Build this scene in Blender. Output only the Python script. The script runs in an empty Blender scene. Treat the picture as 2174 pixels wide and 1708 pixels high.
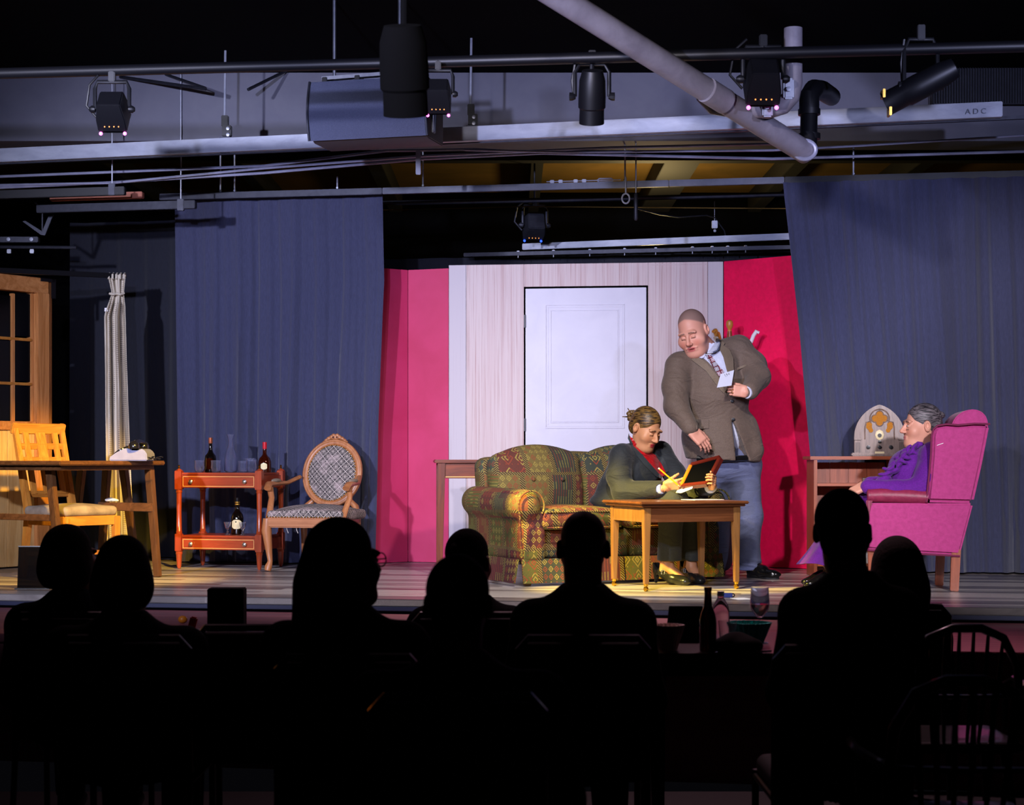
import bpy, bmesh, math, random
import numpy as np
from mathutils import Vector, Matrix
from mathutils.bvhtree import BVHTree

# ------------------------------------------------------------------ camera, world, lights
SC = bpy.context.scene
COL = SC.collection
F, CX, HY, CAMZ = 3700.0, 1087.0, 973.0, 0.77      # focal length in pixels, principal column, horizon row, eye height over the stage
cam = bpy.data.cameras.new('camera')
camo = bpy.data.objects.new('camera', cam); COL.objects.link(camo)
camo.location = (0, 0, CAMZ); camo.rotation_euler = (math.pi/2, 0, 0)
cam.sensor_fit = 'HORIZONTAL'; cam.sensor_width = 36; cam.lens = F/2174*36
cam.shift_y = (HY-854)/2174
cam.dof.use_dof = True; cam.dof.focus_distance = 11.2; cam.dof.aperture_fstop = 5.0
cam.clip_end = 100
SC.camera = camo
SC.view_settings.view_transform = 'Standard'; SC.view_settings.look = 'None'
SC.view_settings.exposure = 0.1; SC.view_settings.gamma = 1.0
SC.view_settings.use_curve_mapping = False
w = bpy.data.worlds.new('world'); SC.world = w; w.use_nodes = True
w.node_tree.nodes['Background'].inputs[0].default_value = (.25, .25, .35, 1)
w.node_tree.nodes['Background'].inputs[1].default_value = .006

def spot(name, loc, aim, power, col, angle, blend=.35, size=.06):
    l = bpy.data.lights.new(name, 'SPOT'); l.energy = power; l.color = col
    l.spot_size = math.radians(angle); l.spot_blend = blend; l.shadow_soft_size = size
    o = bpy.data.objects.new(name, l); COL.objects.link(o); o.location = loc
    o.rotation_euler = (Vector(aim)-Vector(loc)).to_track_quat('-Z', 'Y').to_euler()
    return o
LAV = (.74, .76, 1.0)
spot('front_wash_left', (-3.9, 3.2, 2.62), (-1.75, 12, 1.15), 3000, LAV, 36, .9, .09)
spot('front_wash_centre', (-1.2, 3.2, 2.62), (1.1, 11.6, 1.15), 880, (.99, .91, 1.0), 36, .8, .09)
spot('front_wash_right', (2.4, 3.2, 2.62), (3.3, 11, .75), 1900, (.95, .90, 1.0), 29, .7, .09)
spot('front_spill_header', (-1.7, 4.2, 2.3), (-.2, 11.6, 2.95), 1150, (.58, .62, 1.0), 66, 1, .05)
spot('front_spill_header_right', (2.6, 4.2, 2.3), (2.0, 11.4, 2.95), 650, (.58, .62, 1.0), 40, 1, .05)
spot('yellow_special_left', (-.8, 8.2, 2.6), (-2.75, 11.2, .45), 1900, (1.0, .60, .08), 31, .5)
spot('yellow_special_table', (-1.7, 8.8, 2.6), (.70, 10.35, .27), 2700, (1.0, .72, .12), 22, .5)
spot('down_wash', (.39, 8.56, 2.34), (.3, 10.7, 0), 300, (1.0, .92, .86), 96, .8)
for n_, x_, y_, z_ in (('left', -2.0, 8.75, 2.44), ('centre', -.36, 8.4, 2.45), ('right', 1.19, 8.25, 2.46)):
    spot('pink_led_'+n_, (x_, y_, z_), (x_+.1, 7.5, 0), 70 if n_ != 'right' else 300, (1, .55, .66), 84, 1, .07)
wl = bpy.data.lights.new('added_ceiling_fill', 'POINT'); wl.energy = 45; wl.color = (1, .72, .3); wl.shadow_soft_size = .1  # added amber fill for the stage ceiling, no lamp known there
wlo = bpy.data.objects.new('added_ceiling_fill', wl); COL.objects.link(wlo); wlo.location = (1.2, 14.9, 2.45)

# ------------------------------------------------------------------ helpers
def P(x, y, Y):
    return Vector(((x-CX)/F*Y, Y, CAMZ-(y-HY)/F*Y))
def FLO(x, y):
    return P(x, y, F*CAMZ/(y-HY))
TH = math.radians(9.8)
def UY(px, Yc):                      # depth at column px of a line parallel to the stage front that passes (0, Yc)
    return Yc/(1+math.tan(TH)*(px-CX)/F)
def hx(s):
    s = s.lstrip('#'); c = [int(s[i:i+2], 16)/255 for i in (0, 2, 4)]
    return tuple((v/12.92 if v <= .04045 else ((v+.055)/1.055)**2.4) for v in c)+(1,)

class E:                             # shader maths by operator
    def __init__(s, nt, k): s.nt, s.k = nt, k
    def op(s, o, *a):
        n = s.nt.nodes.new('ShaderNodeMath'); n.operation = o
        for i, v in enumerate((s,)+a):
            if isinstance(v, E): s.nt.links.new(v.k, n.inputs[i])
            else: n.inputs[i].default_value = v
        return E(s.nt, n.outputs[0])
    def __add__(s, b): return s.op('ADD', b)
    def __sub__(s, b): return s.op('SUBTRACT', b)
    def __mul__(s, b): return s.op('MULTIPLY', b)
    def __truediv__(s, b): return s.op('DIVIDE', b)
    def fr(s): return s.op('FRACT')
    def fl(s): return s.op('FLOOR')
    def ab(s): return s.op('ABSOLUTE')
    def lt(s, b): return s.op('LESS_THAN', b)
    def gt(s, b): return s.op('GREATER_THAN', b)
    def mod(s, b): return s.op('MODULO', b)
    def mn(s, b): return s.op('MINIMUM', b)
    def mx(s, b): return s.op('MAXIMUM', b)
    def sn(s): return s.op('SINE')

MATS = {}
def newmat(name):
    m = bpy.data.materials.new(name); m.use_nodes = True; MATS[name] = m
    nt = m.node_tree; b = nt.nodes['Principled BSDF']
    return m, nt, b
def mixc(nt, fac, a, b):
    n = nt.nodes.new('ShaderNodeMix'); n.data_type = 'RGBA'
    for i, v in ((0, fac), (6, a), (7, b)):
        if isinstance(v, E): nt.links.new(v.k, n.inputs[i])
        elif hasattr(v, 'is_output'): nt.links.new(v, n.inputs[i])
        else: n.inputs[i].default_value = v
    return n.outputs[2]
def coord(nt, kind='Object', scale=(1, 1, 1)):
    t = nt.nodes.new('ShaderNodeTexCoord'); mp = nt.nodes.new('ShaderNodeMapping')
    nt.links.new(t.outputs[kind], mp.inputs[0]); mp.inputs['Scale'].default_value = scale
    return mp.outputs[0]
def noise(nt, vec, scale, detail=4, rough=.6, dist=0):
    n = nt.nodes.new('ShaderNodeTexNoise'); nt.links.new(vec, n.inputs['Vector'])
    n.inputs['Scale'].default_value = scale; n.inputs['Detail'].default_value = detail
    n.inputs['Roughness'].default_value = rough; n.inputs['Distortion'].default_value = dist
    return E(nt, n.outputs['Fac'])
def bump(nt, b, h, strength, dist=.01):
    n = nt.nodes.new('ShaderNodeBump'); n.inputs['Strength'].default_value = strength
    n.inputs['Distance'].default_value = dist
    nt.links.new(h.k, n.inputs['Height']); nt.links.new(n.outputs[0], b.inputs['Normal'])
def ramp(f, lo, hi):
    n = f.nt.nodes.new('ShaderNodeMapRange'); f.nt.links.new(f.k, n.inputs[0])
    n.inputs[1].default_value = lo; n.inputs[2].default_value = hi
    return E(f.nt, n.outputs[0])
def xyz(nt, vec):
    n = nt.nodes.new('ShaderNodeSeparateXYZ'); nt.links.new(vec, n.inputs[0])
    return [E(nt, o) for o in n.outputs]
def rnd(a, b, seed=0.0):             # hash of two cell indices
    return ((a*12.9898+b*78.233+seed).sn()*43758.5453).fr()

def M(name, c, c2=None, rough=.6, metal=0, scale=12, st=(1, 1, 1), lo=.35, hi=.65, bmp=0, bs=60, spec=.5, coat=0, trans=0, emis=None, es=1, sheen=0, alpha=1, kind='Object', ior=1.45):
    m, nt, b = newmat(name)
    c = hx(c) if isinstance(c, str) else c
    b.inputs['Base Color'].default_value = c
    if c2:
        f = ramp(noise(nt, coord(nt, kind, st), scale, 5, .6, .4), lo, hi)
        nt.links.new(mixc(nt, f, c, hx(c2)), b.inputs['Base Color'])
    b.inputs['Roughness'].default_value = rough; b.inputs['Metallic'].default_value = metal
    b.inputs['Specular IOR Level'].default_value = spec; b.inputs['Coat Weight'].default_value = coat
    b.inputs['Transmission Weight'].default_value = trans; b.inputs['IOR'].default_value = ior
    b.inputs['Sheen Weight'].default_value = sheen; b.inputs['Alpha'].default_value = alpha
    if emis:
        b.inputs['Emission Color'].default_value = hx(emis); b.inputs['Emission Strength'].default_value = es
    if bmp: bump(nt, b, noise(nt, coord(nt, kind, st), bs), bmp)
    return m
def vcmat(name, rough=.5, sss=0, bmp=0, bs=90, spec=.4):
    m, nt, b = newmat(name)
    a = nt.nodes.new('ShaderNodeVertexColor'); a.layer_name = 'Col'
    nt.links.new(a.outputs[0], b.inputs['Base Color'])
    b.inputs['Roughness'].default_value = rough; b.inputs['Specular IOR Level'].default_value = spec
    if bmp: bump(nt, b, noise(nt, coord(nt), bs), bmp)
    return m

def frame(d, up=Vector((0, 0, 1))):
    d = Vector(d).normalized(); up = Vector(up)
    if abs(d.dot(up)) > .98: up = Vector((0, 1, 0)) if abs(d.y) < .9 else Vector((1, 0, 0))
    s = d.cross(up).normalized(); t = s.cross(d).normalized()
    return s, t, d

class MB:
    def __init__(s): s.v = []; s.f = []
    def add(s, vs, fs):
        o = len(s.v); s.v += [tuple(p) for p in vs]; s.f += [tuple(i+o for i in f) for f in fs]; return s
    def box(s, c, sz, R=None, taper=1):
        hxx, hy, hz = sz[0]/2, sz[1]/2, sz[2]/2; vs = []
        for z in (-1, 1):
            k = taper if z < 0 else 1
            for x, y in ((-1, -1), (1, -1), (1, 1), (-1, 1)):
                p = Vector((x*hxx*k, y*hy*k, z*hz))
                if R is not None: p = R @ p
                vs.append(p+Vector(c))
        return s.add(vs, [(3, 2, 1, 0), (4, 5, 6, 7), (0, 1, 5, 4), (1, 2, 6, 5), (2, 3, 7, 6), (3, 0, 4, 7)])
    def bar(s, a, b, w1, d1, w2=None, d2=None, up=(0, 0, 1)):   # rectangular bar from a to b, may taper
        a, b = Vector(a), Vector(b); w2 = w1 if w2 is None else w2; d2 = d1 if d2 is None else d2
        x, y, d = frame(b-a, up); vs = []
        for c, ww, dd in ((a, w1, d1), (b, w2, d2)):
            for i, j in ((-1, -1), (1, -1), (1, 1), (-1, 1)): vs.append(c+x*(i*ww/2)+y*(j*dd/2))
        return s.add(vs, [(3, 2, 1, 0), (4, 5, 6, 7), (0, 1, 5, 4), (1, 2, 6, 5), (2, 3, 7, 6), (3, 0, 4, 7)])
    def tube(s, pts, r, seg=10, cap=True, closed=False, flat=1):
        pts = [Vector(p) for p in pts]; n = len(pts); rs = r if isinstance(r, (list, tuple)) else [r]*n
        vs = []; fs = []; t = None
        for i, p in enumerate(pts):
            d = (pts[(i+1) % n]-pts[i-1]) if closed else (pts[min(i+1, n-1)]-pts[max(i-1, 0)])
            d.normalize()
            if t is None: x, t, _ = frame(d)
            x = d.cross(t)
            if x.length < 1e-6: x, t, _ = frame(d)
            x.normalize(); t = x.cross(d).normalized()
            for k in range(seg):
                a = 2*math.pi*k/seg; vs.append(p+(x*math.cos(a)+t*(math.sin(a)*flat))*rs[i])
        m = n if closed else n-1
        for i in range(m):
            for k in range(seg):
                j = (i+1) % n
                fs.append((i*seg+k, i*seg+(k+1) % seg, j*seg+(k+1) % seg, j*seg+k))
        if cap and not closed:
            fs.append(tuple(reversed(range(seg)))); fs.append(tuple((n-1)*seg+k for k in range(seg)))
        return s.add(vs, fs)
    def lathe(s, prof, seg=20, c=(0, 0, 0), axis=(0, 0, 1), squash=1, wob=None):
        x, y, d = frame(axis); c = Vector(c); vs = []; fs = []; n = len(prof)
        for i, (r, z) in enumerate(prof):
            for k in range(seg):
                a = 2*math.pi*k/seg; rr = r*(wob(a, z) if wob else 1)
                vs.append(c+x*(rr*math.cos(a))+y*(rr*math.sin(a)*squash)+d*z)
        for i in range(n-1):
            for k in range(seg): fs.append((i*seg+k, i*seg+(k+1) % seg, (i+1)*seg+(k+1) % seg, (i+1)*seg+k))
        if prof[0][0] > 1e-4: fs.append(tuple(reversed(range(seg))))
        if prof[-1][0] > 1e-4: fs.append(tuple((n-1)*seg+k for k in range(seg)))
        return s.add(vs, fs)
    def prism(s, poly, o, ux, uy, th):    # polygon in the (ux, uy) plane at o, extruded along ux x uy by th (both ways)
        o, ux, uy = Vector(o), Vector(ux), Vector(uy); nn = ux.cross(uy).normalized()*(th/2); n = len(poly)
        vs = [o+ux*a+uy*b+nn for a, b in poly]+[o+ux*a+uy*b-nn for a, b in poly]
        fs = [tuple(range(n)), tuple(reversed(range(n, 2*n)))]+[(i, i+n, (i+1) % n+n, (i+1) % n) for i in range(n)]
        return s.add(vs, fs)
    def grid(s, fn, nu, nv, cu=False, cv=False):
        vs = [fn(i/(nu if cu else nu-1), j/(nv if cv else nv-1)) for j in range(nv) for i in range(nu)]; fs = []
        for j in range(nv if cv else nv-1):
            for i in range(nu if cu else nu-1):
                a, b = (i+1) % nu, (j+1) % nv
                fs.append((j*nu+i, j*nu+a, b*nu+a, b*nu+i))
        return s.add(vs, fs)
    def ball(s, c, r, seg=14, rings=8):
        rx = r if isinstance(r, (tuple, list)) else (r, r, r)
        def fn(u, v):
            a, b = 2*math.pi*u, math.pi*(v*.98+.01)
            return (c[0]+rx[0]*math.cos(a)*math.sin(b), c[1]+rx[1]*math.sin(a)*math.sin(b), c[2]-rx[2]*math.cos(b))
        return s.grid(fn, seg, rings, cu=True)
    def build(s, name, mat, parent=None, bev=0, smooth=True, ang=38, uv=False, seg=2, solid=0):
        me = bpy.data.meshes.new(name); me.from_pydata(s.v, [], s.f)
        bm = bmesh.new(); bm.from_mesh(me)
        bmesh.ops.remove_doubles(bm, verts=bm.verts, dist=1e-6)
        bmesh.ops.recalc_face_normals(bm, faces=bm.faces)
        if bev:
            ed = [e for e in bm.edges if len(e.link_faces) == 2 and e.calc_face_angle(0) > .6]
            bmesh.ops.bevel(bm, geom=ed, offset=bev, segments=seg, affect='EDGES', clamp_overlap=True)
        if solid: bmesh.ops.solidify(bm, geom=bm.faces[:], thickness=solid)
        bm.to_mesh(me); bm.free()
        return fin(me, name, mat, parent, smooth, ang, uv)
def fin(me, name, mat, parent=None, smooth=True, ang=38, uv=False):
    if smooth:
        me.polygons.foreach_set('use_smooth', [True]*len(me.polygons)); me.set_sharp_from_angle(angle=math.radians(ang))
    if uv: boxuv(me)
    if mat: me.materials.append(MATS[mat] if isinstance(mat, str) else mat)
    o = bpy.data.objects.new(name, me); COL.objects.link(o)
    if parent: o.parent = parent
    return o
def boxuv(me):
    n = len(me.polygons); L = len(me.loops)
    co = np.zeros(len(me.vertices)*3, np.float32); me.vertices.foreach_get('co', co); co = co.reshape(-1, 3)
    nr = np.zeros(n*3, np.float32); me.polygons.foreach_get('normal', nr); nr = np.abs(nr.reshape(-1, 3))
    tot = np.zeros(n, np.int32); me.polygons.foreach_get('loop_total', tot)
    li = np.zeros(L, np.int32); me.loops.foreach_get('vertex_index', li)
    ax = np.repeat(np.argmax(nr*np.array([1, 1.0, .95]), 1), tot); c = co[li]
    u = np.where(ax == 0, c[:, 1]+.37, c[:, 0]); v = np.where(ax == 2, c[:, 1]+.2, c[:, 2])
    l = me.uv_layers.new(name='UVMap'); l.data.foreach_set('uv', np.stack([u, v], 1).astype(np.float32).ravel())
def tag(o, label, cat=None, group=None, kind=None):
    o['label'] = label
    if cat: o['category'] = cat
    if group: o['group'] = group
    if kind: o['kind'] = kind
    return o
def thing(name, label, cat, loc=(0, 0, 0), rz=0, group=None):
    o = bpy.data.objects.new(name, None); COL.objects.link(o); o.empty_display_size = .1
    o.location = loc; o.rotation_euler = (0, 0, rz)
    return tag(o, label, cat, group)
def ctree(o, parent=None, label=None):
    c = o.copy(); COL.objects.link(c); c.parent = parent
    if label: c['label'] = label
    for ch in [x for x in COL.objects if x.parent == o]: ctree(ch, c)
    return c

# ------------------------------------------------------------------ signed distance modelling
class S:
    def __init__(s, lo, hi, h):
        s.lo = np.array(lo, float); s.h = h
        s.n = np.ceil((np.array(hi, float)-s.lo)/h).astype(int)+1
        s.val = np.full(s.n, 1.0, np.float32)
    def win(s, lo, hi, pad):
        a = np.maximum(((np.array(lo)-pad-s.lo)/s.h).astype(int), 0); b = np.minimum(((np.array(hi)+pad-s.lo)/s.h).astype(int)+2, s.n)
        if (b <= a).any(): return None, None
        sl = tuple(slice(i, j) for i, j in zip(a, b))
        g = [(s.lo[i]+s.h*np.arange(a[i], b[i])).astype(np.float32) for i in range(3)]
        return sl, (g[0][:, None, None], g[1][None, :, None], g[2][None, None, :])
    def put(s, sl, d, k, sub):
        v = s.val[sl]
        if sub: v = -v
        hh = np.maximum(k-np.abs(v-d), 0)/max(k, 1e-9); r = np.minimum(v, d)-hh*hh*k*.25
        s.val[sl] = -r if sub else r
    def cone(s, a, b, ra, rb=None, k=.02, sub=False):
        rb = ra if rb is None else rb; a, b = np.array(a, float), np.array(b, float); R = max(ra, rb)
        sl, g = s.win(np.minimum(a, b)-R, np.maximum(a, b)+R, k+3*s.h)
        if sl is None: return s
        d = b-a; q = [g[i]-a[i] for i in range(3)]
        t = np.clip((q[0]*d[0]+q[1]*d[1]+q[2]*d[2])/max(d@d, 1e-9), 0, 1)
        D = np.sqrt(sum((q[i]-t*d[i])**2 for i in range(3)))-(ra+(rb-ra)*t)
        s.put(sl, D, k, sub); return s
    def chain(s, pts, rs, k=.02, sub=False):
        for i in range(len(pts)-1): s.cone(pts[i], pts[i+1], rs[i], rs[i+1], k, sub)
        return s
    def loc(s, c, ext, R, pad):
        c = np.array(c, float)
        if R is None:
            sl, g = s.win(c-ext, c+ext, pad)
            if sl is None: return None, None
            return sl, [g[i]-c[i] for i in range(3)]
        Rn = np.array(R)[:3, :3]; e = np.abs(Rn)@np.array(ext)
        sl, g = s.win(c-e, c+e, pad)
        if sl is None: return None, None
        q = [g[i]-c[i] for i in range(3)]
        return sl, [q[0]*Rn[0, i]+q[1]*Rn[1, i]+q[2]*Rn[2, i] for i in range(3)]
    def ell(s, c, r, R=None, k=.02, sub=False):
        r = np.array(r, float)
        sl, q = s.loc(c, r, R, k+3*s.h)
        if sl is None: return s
        k0 = np.sqrt(sum((q[i]/r[i])**2 for i in range(3))); k1 = np.sqrt(sum((q[i]/r[i]**2)**2 for i in range(3)))
        s.put(sl, k0*(k0-1)/np.maximum(k1, 1e-6), k, sub); return s
    def box(s, c, hs, R=None, r=.01, k=.02, sub=False):
        hs = np.array(hs, float)
        sl, q = s.loc(c, hs, R, k+3*s.h)
        if sl is None: return s
        d = [np.abs(q[i])-(hs[i]-r) for i in range(3)]
        D = np.sqrt(sum(np.maximum(x, 0)**2 for x in d))+np.minimum(np.maximum(np.maximum(d[0], d[1]), d[2]), 0)-r
        s.put(sl, D, k, sub); return s
    def mesh(s):
        v = s.val; neg = v < 0; n = np.array(v.shape)-1
        c = np.zeros(n, np.int8); offs = [(i, j, k) for i in (0, 1) for j in (0, 1) for k in (0, 1)]
        for o in offs: c += neg[o[0]:o[0]+n[0], o[1]:o[1]+n[1], o[2]:o[2]+n[2]]
        m = (c > 0) & (c < 8); ii = np.argwhere(m); idx = np.full(n, -1, np.int64); idx[m] = np.arange(len(ii))
        acc = np.zeros((len(ii), 3)); cnt = np.zeros(len(ii))
        cv = {o: v[ii[:, 0]+o[0], ii[:, 1]+o[1], ii[:, 2]+o[2]] for o in offs}
        for o in offs:
            for ax in range(3):
                if o[ax]: continue
                p = list(o); p[ax] = 1; p = tuple(p); a, b = cv[o], cv[p]
                x = (a < 0) != (b < 0); t = np.where(x, a/np.where(x, a-b, 1), 0)
                pos = np.tile(np.array(o, float), (len(ii), 1)); pos[:, ax] += t
                acc[x] += pos[x]; cnt[x] += 1
        V = s.lo+s.h*(ii+acc/cnt[:, None]); Q = []
        for ax in range(3):
            a, b = [i for i in range(3) if i != ax]
            if ax == 1: a, b = b, a
            sl0 = [slice(None)]*3; sl1 = [slice(None)]*3; sl0[ax] = slice(0, -1); sl1[ax] = slice(1, None)
            for q in (a, b): sl0[q] = slice(1, -1); sl1[q] = slice(1, -1)
            n0, n1 = neg[tuple(sl0)], neg[tuple(sl1)]; e = np.argwhere(n0 != n1)
            if not len(e): continue
            flip = n0[tuple(e.T)]
            base = e.copy(); base[:, a] += 1; base[:, b] += 1
            def cell(da, db):
                w = base.copy(); w[:, a] -= da; w[:, b] -= db; return idx[w[:, 0], w[:, 1], w[:, 2]]
            q = np.stack([cell(1, 1), cell(0, 1), cell(0, 0), cell(1, 0)], 1)
            q = np.where(flip[:, None], q, q[:, ::-1]); Q.append(q)
        return V, np.concatenate(Q)
def sdfobj(parts, name, mat, parent=None, colf=None, uv=False, ang=75):
    Vs, Qs, n = [], [], 0
    for s in parts if isinstance(parts, (list, tuple)) else [parts]:
        V, Q = s.mesh(); Vs.append(V); Qs.append(Q+n); n += len(V)
    V = np.concatenate(Vs); Q = np.concatenate(Qs); Q = Q[(Q >= 0).all(1)]
    me = bpy.data.meshes.new(name); me.vertices.add(len(V)); me.vertices.foreach_set('co', V.astype(np.float32).ravel())
    me.loops.add(len(Q)*4); me.loops.foreach_set('vertex_index', Q.astype(np.int32).ravel())
    me.polygons.add(len(Q)); me.polygons.foreach_set('loop_start', np.arange(0, len(Q)*4, 4, dtype=np.int32))
    me.update(calc_edges=True); me.validate()
    if colf is not None:
        a = me.color_attributes.new('Col', 'FLOAT_COLOR', 'POINT'); c = np.ones((len(V), 4), np.float32); c[:, :3] = colf(V)
        a.data.foreach_set('color', c.ravel())
    me.polygons.foreach_set('use_smooth', [True]*len(me.polygons))
    return fin(me, name, mat, parent, False, ang, uv)
def bvh(*obs):
    V, Fc = [], []
    for o in obs:
        n = len(V); mw = o.matrix_basis if o.parent is None else o.parent.matrix_basis @ o.matrix_basis
        V += [mw @ v.co for v in o.data.vertices]; Fc += [tuple(i+n for i in p.vertices) for p in o.data.polygons]
    return BVHTree.FromPolygons(V, Fc)
CAMV = Vector((0, 0, CAMZ))
def onto(t, x, y, off, dflt):         # where the sight line through (x, y) meets a surface, lifted off it
    d = P(x, y, 1)-CAMV; d.normalize()
    h = t.ray_cast(CAMV, d)
    p = h[0] if h[0] is not None else P(x, y, dflt)
    return p-d*off
def patch(t, poly, name, mat, parent, off=.004, th=.005, Y=11, step=5.0, ang=40, uv=False, sm=2):   # a cloth piece laid on a surface: outline given as seen in the photograph
    bm = bmesh.new()
    vs = [bm.verts.new((x, y, 0)) for x, y in poly]; bm.faces.new(vs)
    xs = [p[0] for p in poly]; ys = [p[1] for p in poly]
    for ax, lo, hi in ((0, min(xs), max(xs)), (1, min(ys), max(ys))):
        k = max(int((hi-lo)/step), 1)
        for i in range(1, k):
            co = [0, 0, 0]; no = [0, 0, 0]; co[ax] = lo+(hi-lo)*i/k; no[ax] = 1
            bmesh.ops.bisect_plane(bm, geom=bm.verts[:]+bm.edges[:]+bm.faces[:], plane_co=co, plane_no=no)
    px = {v: (v.co.x, v.co.y) for v in bm.verts}; dep = {}
    for v in bm.verts:
        d = P(v.co.x, v.co.y, 1)-CAMV; h = t.ray_cast(CAMV, d.normalized()); dep[v] = h[0].y if h[0] is not None else None
    ok = [q for q in dep.values() if q]; med = sorted(ok)[len(ok)//2] if ok else Y
    for v in dep:
        if dep[v] is None or abs(dep[v]-med) > .25: dep[v] = med
    for _ in range(sm):
        dep = {v: min(dep[v], sum(dep[e.other_vert(v)] for e in v.link_edges)/max(len(v.link_edges), 1)*.5+dep[v]*.5) for v in dep}
    for v in bm.verts: v.co = P(px[v][0], px[v][1], dep[v]-off)
    bm.normal_update(); fs = bm.faces[:]
    if fs and fs[len(fs)//2].normal.y > 0: bmesh.ops.reverse_faces(bm, faces=fs)
    bmesh.ops.solidify(bm, geom=bm.faces[:], thickness=th)
    me = bpy.data.meshes.new(name); bm.to_mesh(me); bm.free()
    inv = parent.matrix_basis.inverted() if parent else Matrix()
    me.transform(inv)
    return fin(me, name, mat, parent, True, ang, uv)
def Rz(a): return Matrix.Rotation(a, 3, 'Z')
def Rx(a): return Matrix.Rotation(a, 3, 'X')
def Ry(a): return Matrix.Rotation(a, 3, 'Y')
def text(body, size, name, mat, parent, M4, ext=.0004):
    c = bpy.data.curves.new(name, 'FONT'); c.body = body; c.size = size; c.extrude = ext; c.align_x = 'CENTER'; c.align_y = 'CENTER'
    o = bpy.data.objects.new(name, c); COL.objects.link(o)
    me = bpy.data.meshes.new_from_object(o); bpy.data.objects.remove(o); me.name = name
    o = fin(me, name, mat, parent, False); o.matrix_basis = M4
    return o
# ------------------------------------------------------------------ materials
M('black_paint', '0c0c0f', rough=.7)
M('black_metal', '141419', rough=.45, metal=.3)
M('black_matte', '040405', rough=.95, spec=.05)
M('header_paint', '6f6f7c', '666675', rough=.75, scale=3)
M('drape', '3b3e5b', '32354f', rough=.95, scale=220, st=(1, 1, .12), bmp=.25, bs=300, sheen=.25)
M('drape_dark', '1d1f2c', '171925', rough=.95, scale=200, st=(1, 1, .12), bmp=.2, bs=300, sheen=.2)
M('red_left', 'c43464', 'b92c58', rough=.55, scale=2.5, bmp=.02, bs=200)
M('red_right', 'f0004e', 'e20046', rough=.5, scale=30, bmp=.05, bs=260)
M('alu', 'a9adbc', '9599a9', rough=.45, metal=.2, scale=14, st=(.3, 1, 1), bmp=.05, bs=90)
M('steel', '8d8f99', '7c7e89', rough=.4, metal=.8, scale=20)
M('steel_dark', '3a3b45', '30313b', rough=.5, metal=.6, scale=20)
M('conduit', 'a3a4bc', '9091aa', rough=.45, metal=.4, scale=6)
M('pipe_grey', '8b8590', '77717c', rough=.5, scale=8, bmp=.05, bs=60)
M('ochre_deck', '6b4f1c', '54400f', rough=.85, scale=1.2)
M('copper_wood', 'a8614a', '965340', rough=.6, scale=8, st=(.2, 1, 1))
M('door_paint', 'bfbbc8', 'b8b4c2', rough=.45, scale=4)
M('navy_edge', '1b2140', rough=.5)
M('navy_face', '0d0f20', rough=.7)
M('glow_pink', 'ff7be0', emis='ff6bdc', es=3.5)
M('glow_amber', 'ffb060', emis='ff8a3a', es=2.0)
M('apron_wood', '8a5058', '6f3f48', rough=.6, scale=7, st=(.12, 3, 1))
M('aud_floor', '060506', rough=.8)

m, nt, b = newmat('whitewash_ply')
c = coord(nt); v = noise(nt, coord(nt, 'Object', (90, 90, .9)), 1.2, 5, .7, .15); v2 = noise(nt, coord(nt, 'Object', (22, 22, .5)), 1, 3, .5)
k = ramp(v, .5, .74); k2 = ramp(v2, .45, .75)
c1 = mixc(nt, k2*.6, hx('c4b2b1'), hx('b89a99')); nt.links.new(mixc(nt, k*.85, c1, hx('94655e')), b.inputs['Base Color'])
b.inputs['Roughness'].default_value = .6; bump(nt, b, v, .12, .003)
m, nt, b = newmat('whitewash_strip')
v = noise(nt, coord(nt, 'Object', (80, 80, .8)), 1.2, 5, .7, .15)
nt.links.new(mixc(nt, ramp(v, .55, .8)*.55, hx('bab0b6'), hx('957a80')), b.inputs['Base Color']); b.inputs['Roughness'].default_value = .6

m, nt, b = newmat('stage_boards')        # painted boards running along the stage front
x, y, z = xyz(nt, coord(nt))
row = (y*9.0).fl(); seg = (x*.55+rnd(row, row*0+5.0)*7.0).fl(); tone = rnd(row, seg, 3.0)
g = noise(nt, coord(nt, 'Object', (.55, 17, 1)), 1.5, 5, .7, .6); g2 = noise(nt, coord(nt, 'Object', (.5, 2, 1)), 1.3, 3)
seam = (y*9.0).fr().lt(.12)
c1 = mixc(nt, ramp(g, .38, .62), hx('4a4244'), hx('a89f9c')); c1 = mixc(nt, tone.gt(.55)*.6, c1, hx('c4bcb6')); c1 = mixc(nt, tone.lt(.28)*.55, c1, hx('463c40'))
c1 = mixc(nt, ramp(g2, .5, .8)*.25, c1, hx('c4bdb6')); c1 = mixc(nt, seam*.75, c1, hx('2a2426'))
nt.links.new(c1, b.inputs['Base Color']); nt.links.new((ramp(g, .2, .8)*.25+.2).k, b.inputs['Roughness'])
bump(nt, b, g, .15, .004)

# ------------------------------------------------------------------ the place
ANG = -TH
def struct(name, mb, mat, label, loc=(0, 0, 0), rz=0, **kw):
    o = mb.build(name, mat, None, **kw); o.location = loc; o.rotation_euler = (0, 0, rz)
    o['kind'] = 'structure'; o['label'] = label
    return o
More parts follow.
